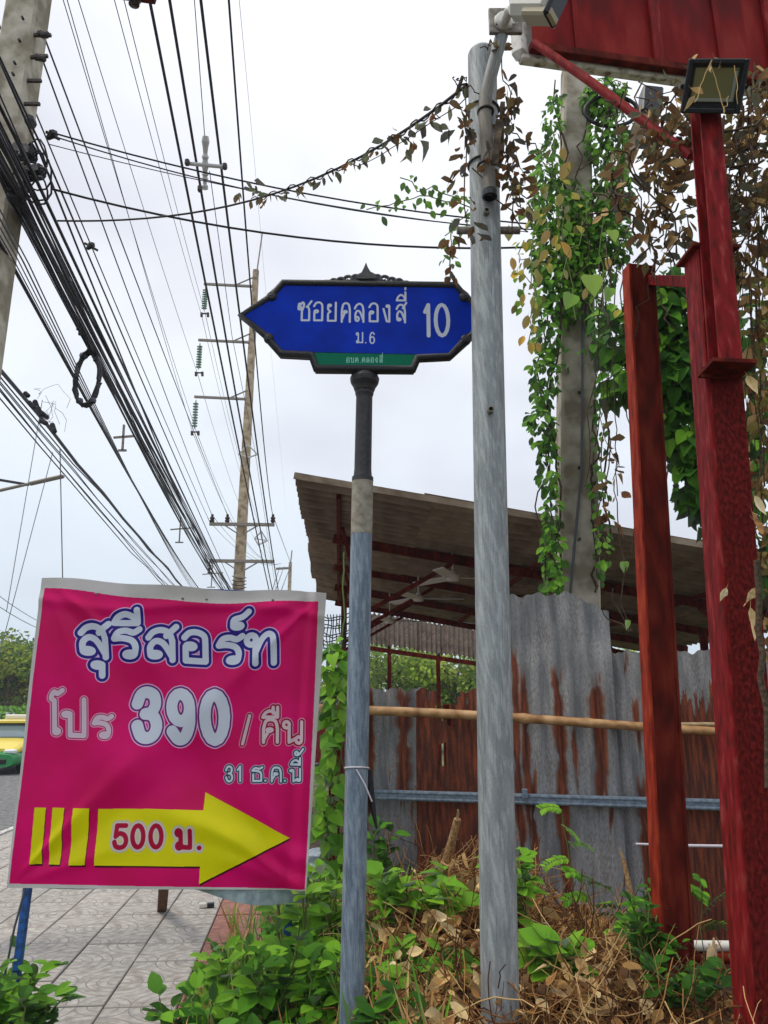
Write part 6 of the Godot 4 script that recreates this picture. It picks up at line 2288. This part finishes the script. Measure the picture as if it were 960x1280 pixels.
	b.tube(wiggle(P(585, 120, 3.05), P(440, 205, 3.7), 10, 0.06, 0.015), 0.003, 4, false)
	b.tube(wiggle(P(570, 118, 3.05), P(578, 96, 3.05), 3, 0.0, 0.0), 0.009, 5)
	obj("stems", b, M.vine, o).set_meta("kind", "stuff")
	xs = []
	for q in part:
		if rng.randf() < 0.9:
			xs.append(leaf_x(q - Vector3(0, 0.015, 0), droop(-0.6), Vector3(rf(-1, 1), rf(-0.3, 0.3), rf(-1, 1)), rf(0.045, 0.075)))
	xs.append_array(blob(P(500, 175, 3.6), Vector3(0.12, 0.06, 0.08), 10, 0.08))
	xs.append_array(blob(P(550, 150, 3.3), Vector3(0.12, 0.06, 0.06), 10, 0.075))
	xs.append_array(blob(P(330, 240, 4.4), Vector3(0.2, 0.03, 0.06), 14, 0.065))
	leaves(o, "dry", [M.limp[0], M.limp[1], M.limp[2], M.limp[3], M.dry_green[3]], xs, 120)
	# small-leaved green sprig left of the pole
	o = thing("green_sprig", "thin green vine sprig with small leaves left of the steel pole", "vine", P(520, 260, 3.6))
	b = B.new()
	var sp := [wiggle(P(600, 262, 3.4), P(458, 262, 3.7), 14, -0.06, 0.015), wiggle(P(600, 258, 3.4), P(500, 222, 3.6), 10, 0.0, 0.02), wiggle(P(585, 262, 3.4), P(556, 295, 3.5), 6, 0.0, 0.015), wiggle(P(564, 285, 3.4), P(563, 350, 3.4), 7, 0.0, 0.008)]
	xs = []
	for s in sp:
		b.tube(s, 0.003, 4, false)
		xs.append_array(along(s, 0.022, 0.045, 0.045))
	obj("stems", b, M.vine_green, o).set_meta("kind", "stuff")
	leaves(o, "oval", [M.leaf[1], M.leaf[2], M.leaf[2]], xs, 60)
	# creeper on the ivy post
	o = thing("ivy", "bright green creeper with large leaves between the banner and the sign pole", "vine", Vector3(P(418, 930, 5.9).x, 0.2, -5.9))
	b = B.new()
	for i in 7:
		b.tube(wiggle(P(rf(402, 430), 1090, 5.9), P(rf(408, 432), rf(690 if i == 0 else 815, 860), 5.9), 14, 0.0, 0.03), 0.004, 4, false)
	b.tube(wiggle(P(430, 690, 5.9), P(427, 860, 5.9), 14, 0.0, 0.01), 0.006, 5, false)
	obj("stems", b, M.vine_green, o).set_meta("kind", "stuff")
	xs = []
	for q in [[420, 835, 14, 26, 46], [418, 880, 14, 26, 30], [414, 930, 10, 40, 26], [412, 980, 12, 36, 34], [410, 1030, 12, 30, 34], [420, 1070, 14, 30, 30], [432, 850, 6, 40, 16]]:
		var k := 6.1 / FOCAL
		xs.append_array(blob(P(q[0], q[1], 5.85), Vector3(q[2] * k, q[3] * k, 0.14), q[4], 0.11, 0.2))
	leaves(o, "heart", [M.leaf_bright[0], M.leaf_bright[1], M.leaf[2], M.leaf[1]], xs, 200)

# a leafy low plant: stems with leaves in pairs
func bush(called: String, label: String, at: Vector3, n: int, h: float, spread: float, leaf: float, mats: Array, kind: String, singles: int) -> void:
	var o := thing(called, label, "plant", at)
	var b := B.new()
	var xs := []
	for i in n:
		var a := rf(0, TAU)
		var to := at + Vector3(cos(a) * spread * rf(0.3, 1), h * rf(0.5, 1.05), sin(a) * spread * rf(0.3, 1))
		var st := wiggle(at + rv(0.05) * Vector3(1, 0, 1), to, 6, -h * 0.08, 0.02)
		b.tube(st, 0.004, 4, false)
		for k in range(2, 7):
			for s in 2:
				var q := st[k]
				var dir := Vector3(rf(-1, 1), rf(-0.1, 0.55), rf(-1, 1)).normalized()
				xs.append(leaf_x(q + dir * leaf * 0.2, dir, Vector3(rf(-0.3, 0.3), 1, rf(0.0, 0.6)), leaf * rf(0.65, 1.2)))
	obj("stems", b, M.vine_green, o).set_meta("kind", "stuff")
	leaves(o, kind, mats, xs, singles)

func ground_at(px: float, py_guess: float, d: float) -> Vector3:
	var p := P(px, py_guess, d)
	p.y = ground_h(p.x, d) - 0.02
	return p

func make_low_plants() -> void:
	# left corner
	for q in [[16, 4.2, 0.44, 0.2], [52, 4.4, 0.26, 0.14], [-12, 4.0, 0.42, 0.26], [8, 3.9, 0.34, 0.22]]:
		var p := P(q[0], 1240, q[1])
		p.y = 0.0
		bush("leafy_weed", {16: "leafy weed with large dark leaves by the banner's left blue leg", 52: "small weed just right of the banner's left blue leg", -12: "leafy weed at the very left edge of the picture", 8: "weed in the bottom left corner"}[q[0]], p, 7, q[2], q[3], 0.1, [M.leaf[0], M.leaf[1], M.leaf[2]], "oval", 60)
	# along the verge, left of the sign pole
	var k := 0
	var words := ["round-leaved weed at the front of the verge, nearest the pavement", "weed with long pale leaves in the middle of the verge", "bright weed right under the banner's lower right corner", "dark leafy weed against the foot of the sign pole", "low weed at the bottom edge left of the sign pole", "leafy weed behind the banner's right leg", "tall leafy weed between the banner and the sign pole", "low weed at the bottom edge below the paving", "weed at the middle bottom edge, beside dry stalks", "small bright weed on the paving's red border"]
	for q in [[250, 4.0, 0.3, 0.22, 0.09, 0], [340, 3.95, 0.6, 0.17, 0.12, 1], [378, 4.3, 0.6, 0.16, 0.11, 2], [404, 3.8, 0.42, 0.16, 0.1, 0], [300, 3.5, 0.3, 0.28, 0.1, 0], [350, 5.2, 0.3, 0.22, 0.1, 1], [404, 4.9, 0.5, 0.16, 0.11, 2], [200, 3.7, 0.22, 0.25, 0.08, 0], [380, 3.4, 0.3, 0.25, 0.1, 0], [292, 4.6, 0.34, 0.16, 0.1, 2]]:
		bush("verge_weed", words[k], ground_at(q[0], 1200, q[1]), 12, q[2], q[3], q[4], [[M.leaf[0], M.leaf[1], M.leaf[2]], [M.leaf[1], M.leaf[2], M.leaf[0]], [M.leaf_bright[0], M.leaf_bright[1], M.leaf[2]]][q[5]], "oval", 60)
		k += 1
	# ground cover
	var g := Node3D.new()
	g.name = "ground_cover"
	g.set_meta("kind", "stuff")
	tag(g, "low green ground cover with small leaves along the verge", "ground cover")
	add_child(g)
	var xs := []
	for i in 2600:
		var d := rf(2.6, 5.6)
		var l := rf(-0.55, 0.45) if d > 3.9 else rf(-1.3, 0.45)
		if d < 3.9 and l < -0.6 and rng.randf() < 0.3:
			continue
		var p := RF(l, 0, d)
		p.y = ground_h(p.x, d) + rf(0.0, 0.12)
		xs.append(leaf_x(p, Vector3(rf(-1, 1), rf(-0.2, 0.7), rf(-1, 1)), Vector3(rf(-0.4, 0.4), 1, 0.4), rf(0.04, 0.085)))
	leaves(g, "oval", [M.leaf[0], M.leaf[1], M.leaf[2], M.leaf[3]], xs, 0)
	# grass blades
	var gr := Node3D.new()
	gr.name = "grass"
	gr.set_meta("kind", "stuff")
	tag(gr, "thin grass blades among the weeds of the verge", "grass")
	add_child(gr)
	xs = []
	for i in 1100:
		var d := rf(2.6, 6.5)
		var l := rf(-0.5, 0.5)
		var p := RF(l, 0, d)
		p.y = ground_h(p.x, d) - 0.01
		xs.append(leaf_x(p, Vector3(rf(-0.5, 0.5), 1, rf(-0.5, 0.5)), Vector3(rf(-1, 1), 0.2, 1), rf(0.12, 0.34)))
	leaves(gr, "slim", [M.leaf[2], M.leaf_bright[1], M.dry_pale[1], M.dry_pale[2]], xs, 0)

func make_debris() -> void:
	var o := thing("dry_vine_heap", "heap of cut dry brown vines and leaves between and behind the poles", "heap", Vector3(0.6, 0, -4.4))
	# tangled stalks
	var kinds := []
	for v in 6:
		var b := B.new()
		var r := RandomNumberGenerator.new()
		r.seed = 900 + v
		var pts := PackedVector3Array()
		var p := Vector3(-0.5, 0, 0)
		var dir := Vector3(1, 0.2, 0)
		for i in 9:
			pts.append(p)
			dir = (dir + Vector3(r.randf_range(-0.35, 0.35), r.randf_range(-0.4, 0.3), r.randf_range(-0.5, 0.5))).normalized()
			p += dir * 0.125
		b.tube(pts, [0.003, 0.006, 0.0045, 0.004, 0.0055, 0.0035][v], 4, false)
		kinds.append(b)
	var mats := [M.dry_pale[2], M.dry[1], M.dry_pale[1], M.dry[3], M.dry[3]]
	for v in 6:
		var xs := []
		for i in 640:
			var d := rf(2.7, 5.3)
			var x := rf(-0.15, 1.5)
			if (x < 0.05 and rng.randf() < 0.5) or (x > 1.05 and rng.randf() < 0.6):
				continue
			var q := Vector3(x, ground_h(x, d) + rf(-0.03, 0.07) * (1.0 + 0.7 * exp(-pow((x - 0.5) / 0.5, 2.0))), -d)
			var bs := Basis(Vector3.UP, rf(0, TAU)) * Basis(Vector3.FORWARD, rf(-0.45, 0.45)) * Basis(Vector3.RIGHT, rf(0, TAU))
			xs.append(Transform3D(bs.scaled_local(Vector3.ONE * rf(0.2, 0.5)), q))
		scatter("dry_stalks", (kinds[v] as B).mesh(mats[v % 5]), xs, o)
	# dry leaves, the pale ones in drifts
	var xl := []
	for q in [[560, 1085, 4.6, 0.26, 60], [590, 1130, 4.3, 0.24, 70], [560, 1150, 4.1, 0.26, 70], [520, 1180, 3.8, 0.24, 50], [580, 1200, 3.5, 0.28, 60], [500, 1240, 3.1, 0.24, 40], [590, 1250, 3.0, 0.22, 40], [680, 1230, 3.4, 0.28, 60], [740, 1250, 3.2, 0.25, 45], [700, 1180, 4.2, 0.3, 50]]:
		for i in q[4]:
			var c := P(q[0], q[1], q[2])
			var x: float = c.x + rf(-1, 1) * q[3]
			var d: float = q[2] + rf(-1, 1) * q[3]
			xl.append(leaf_x(Vector3(x, ground_h(x, d) + rf(0.05, 0.19), -d), Vector3(rf(-1, 1), rf(-0.9, 0.5), rf(-1, 1)), Vector3(rf(-0.6, 0.6), 0.8, 0.7), rf(0.055, 0.115) * clampf(d / 3.9, 0.6, 1.0)))
	leaves(o, "dry", [M.dry_pale[0], M.dry_pale[1], M.dry_pale[2], M.dry_pale[3], M.dry[0], M.dry[2]], xl, 300, "dry_leaf")
	xl = []
	for i in 4200:
		var d := rf(2.6, 5.2)
		var x := rf(-0.1, 1.5)
		xl.append(leaf_x(Vector3(x, ground_h(x, d) + rf(-0.01, 0.08), -d), Vector3(rf(-1, 1), rf(-0.6, 0.4), rf(-1, 1)), Vector3(rf(-0.6, 0.6), 1, 0.5), rf(0.03, 0.085) * clampf(d / 3.8, 0.65, 1.0)))
	leaves(o, "dry", [M.dry[0], M.dry[1], M.dry[3], M.dry_pale[2], M.dry[1]], xl, 0, "dry_leaf")
	# standing stub with a torn end
	for q in [[548, 1078, 4.7, 572, 1024, 4.55, 0.024, "broken brown stump sticking up from the top of the heap"], [813, 1215, 4.2, 779, 1073, 4.3, 0.014, "straight bamboo stick leaning left of the slim red post"], [784, 1246, 3.9, 730, 1185, 4.0, 0.013, "short brown stick lying across the heap, slanting to the right"], [884, 1245, 3.7, 890, 1188, 3.8, 0.026, "split pale stake between the two red posts"]]:
		var t := thing("stick", q[7], "stick", P(q[0], q[1], q[2]))
		var b := B.new()
		var a := P(q[0], q[1] + 25, q[2])
		var z := P(q[3], q[4], q[5])
		b.tube(PackedVector3Array([a, a.lerp(z, 0.5) + rv(0.008), z]), [q[6] * 1.1, q[6], q[6] * 0.85], 8)
		obj("shaft", b, M.stick if q[6] != 0.026 else M.bamboo_pale, t)
		b = B.new()
		for i in 4:
			var s := z + rv(q[6] * 0.6)
			b.bar(z - (z - a).normalized() * 0.02, s + (z - a).normalized() * rf(0.02, 0.05), 0.008, 0.005)
		obj("torn_end", b, M.bamboo_pale, t)
	# green shoots on and behind the heap
	var k := 0
	var words := ["bright green shoots just right of the sign pole, in front of the fence", "bright round-leaved shoots on top of the heap, middle", "green shoot with small leaves low on the heap", "bright shoot beside the thick steel pole's right side", "pale green plant low right of the thick steel pole", "dark shrub with small leaves at the foot of the slim red post", "dark weed against the fence right of the sign pole", "green shoots at the bottom right corner", "small weed in front of the white pipe", "green weed low at the bottom edge between the sign pole and the steel pole", "small green weed in the straw left of the steel pole"]
	for q in [[498, 4.2, 0.24, 0.13, 0.1, 2, 7], [548, 4.1, 0.24, 0.14, 0.11, 2, 6], [505, 3.6, 0.12, 0.14, 0.08, 1, 4], [648, 4.0, 0.34, 0.12, 0.1, 1, 7], [690, 3.5, 0.2, 0.12, 0.1, 2, 9], [815, 3.6, 0.34, 0.14, 0.055, 0, 16], [472, 5.0, 0.4, 0.1, 0.1, 0, 5], [860, 3.3, 0.2, 0.2, 0.07, 0, 9], [835, 4.1, 0.45, 0.12, 0.055, 0, 7], [500, 3.1, 0.16, 0.2, 0.07, 0, 8], [560, 3.5, 0.14, 0.14, 0.07, 1, 5]]:
		bush("green_shoot", words[k], ground_at(q[0], 1180, q[1]) + Vector3(0, 0.06, 0), q[6], q[2], q[3], q[4], [[M.leaf[0], M.leaf[3], M.leaf[1]], [M.leaf[1], M.leaf[2], M.leaf_bright[1]], [M.leaf_bright[0], M.leaf_bright[1], M.leaf[2]]][q[5]], "heart" if q[5] == 2 else "oval", 50)
		k += 1
	# feathery sprigs
	k = 0
	words = ["feathery bright sprig in front of the tall zinc sheet, the upper one", "feathery dark sprig in front of the tall zinc sheet, the lower one", "feathery sprig just left of the slim red post", "feathery sprig between the two red posts"]
	for q in [[730, 1190, 702, 1012, 4.4, 1], [765, 1200, 728, 1098, 4.3, 0], [770, 1210, 812, 1130, 4.1, 0], [880, 1215, 876, 1105, 4.0, 0]]:
		var t := thing("feathery_sprig", words[k], "plant", P(q[0], q[1], q[4]))
		var b := B.new()
		var st := wiggle(P(q[0], q[1], q[4]), P(q[2], q[3], q[4]), 8, 0.0, 0.01)
		b.tube(st, 0.003, 4, false)
		var xs := []
		for f in 5:
			var from := st[4 + f % 5]
			var dir := Vector3(rf(-1, 1), rf(-0.2, 0.3), rf(0.0, 0.6)).normalized() * rf(0.1, 0.18)
			var fr := wiggle(from, from + dir, 9, -0.015, 0.0)
			b.tube(fr, 0.0015, 4, false)
			for i in range(1, 10):
				for s in [-1, 1]:
					var side: Vector3 = Vector3(-dir.z, 0.1, dir.x).normalized() * s + dir.normalized() * 0.5 + Vector3(0, -0.1, 0)
					xs.append(leaf_x(fr[i], side, Vector3(0, 1, 0.5), rf(0.03, 0.042)))
		obj("stems", b, M.vine_green, t).set_meta("kind", "stuff")
		leaves(t, "slim" if false else "oval", [M.leaf_bright[1], M.leaf_bright[0]] if q[5] else [M.leaf[1], M.leaf[2]], xs, 0)
		k += 1
	# a cigarette packet-sized scrap on the paving
	var sc := thing("litter", "small white and black scrap of litter on the paving under the banner", "litter", Vector3(P(258, 1133, 7.0).x, 0.0, -7.0))
	var b := B.new()
	b.box(Transform3D(Basis(Vector3.UP, 0.2), sc.position + Vector3(-0.03, 0.022, 0)), Vector3(0.06, 0.035, 0.045), 0.006)
	obj("white_half", b, M.white_plastic, sc)
	b = B.new()
	b.box(Transform3D(Basis(Vector3.UP, 0.2), sc.position + Vector3(0.032, 0.022, -0.012)), Vector3(0.058, 0.036, 0.046), 0.006)
	obj("black_half", b, M.dark_plastic, sc)

# ---------------------------------------------------------------- everything
func _ready() -> void:
	rng.seed = 20240
	make_view()
	make_materials()
	make_ground()
	make_far()
	make_shed()
	make_fence()
	make_concrete_pole()
	make_power_line()
	make_red_posts()
	make_board()
	make_floodlight()
	make_galv_pole()
	make_sign_pole()
	make_street_sign()
	make_banner()
	make_taxi()
	make_vines()
	make_low_plants()
	make_debris()
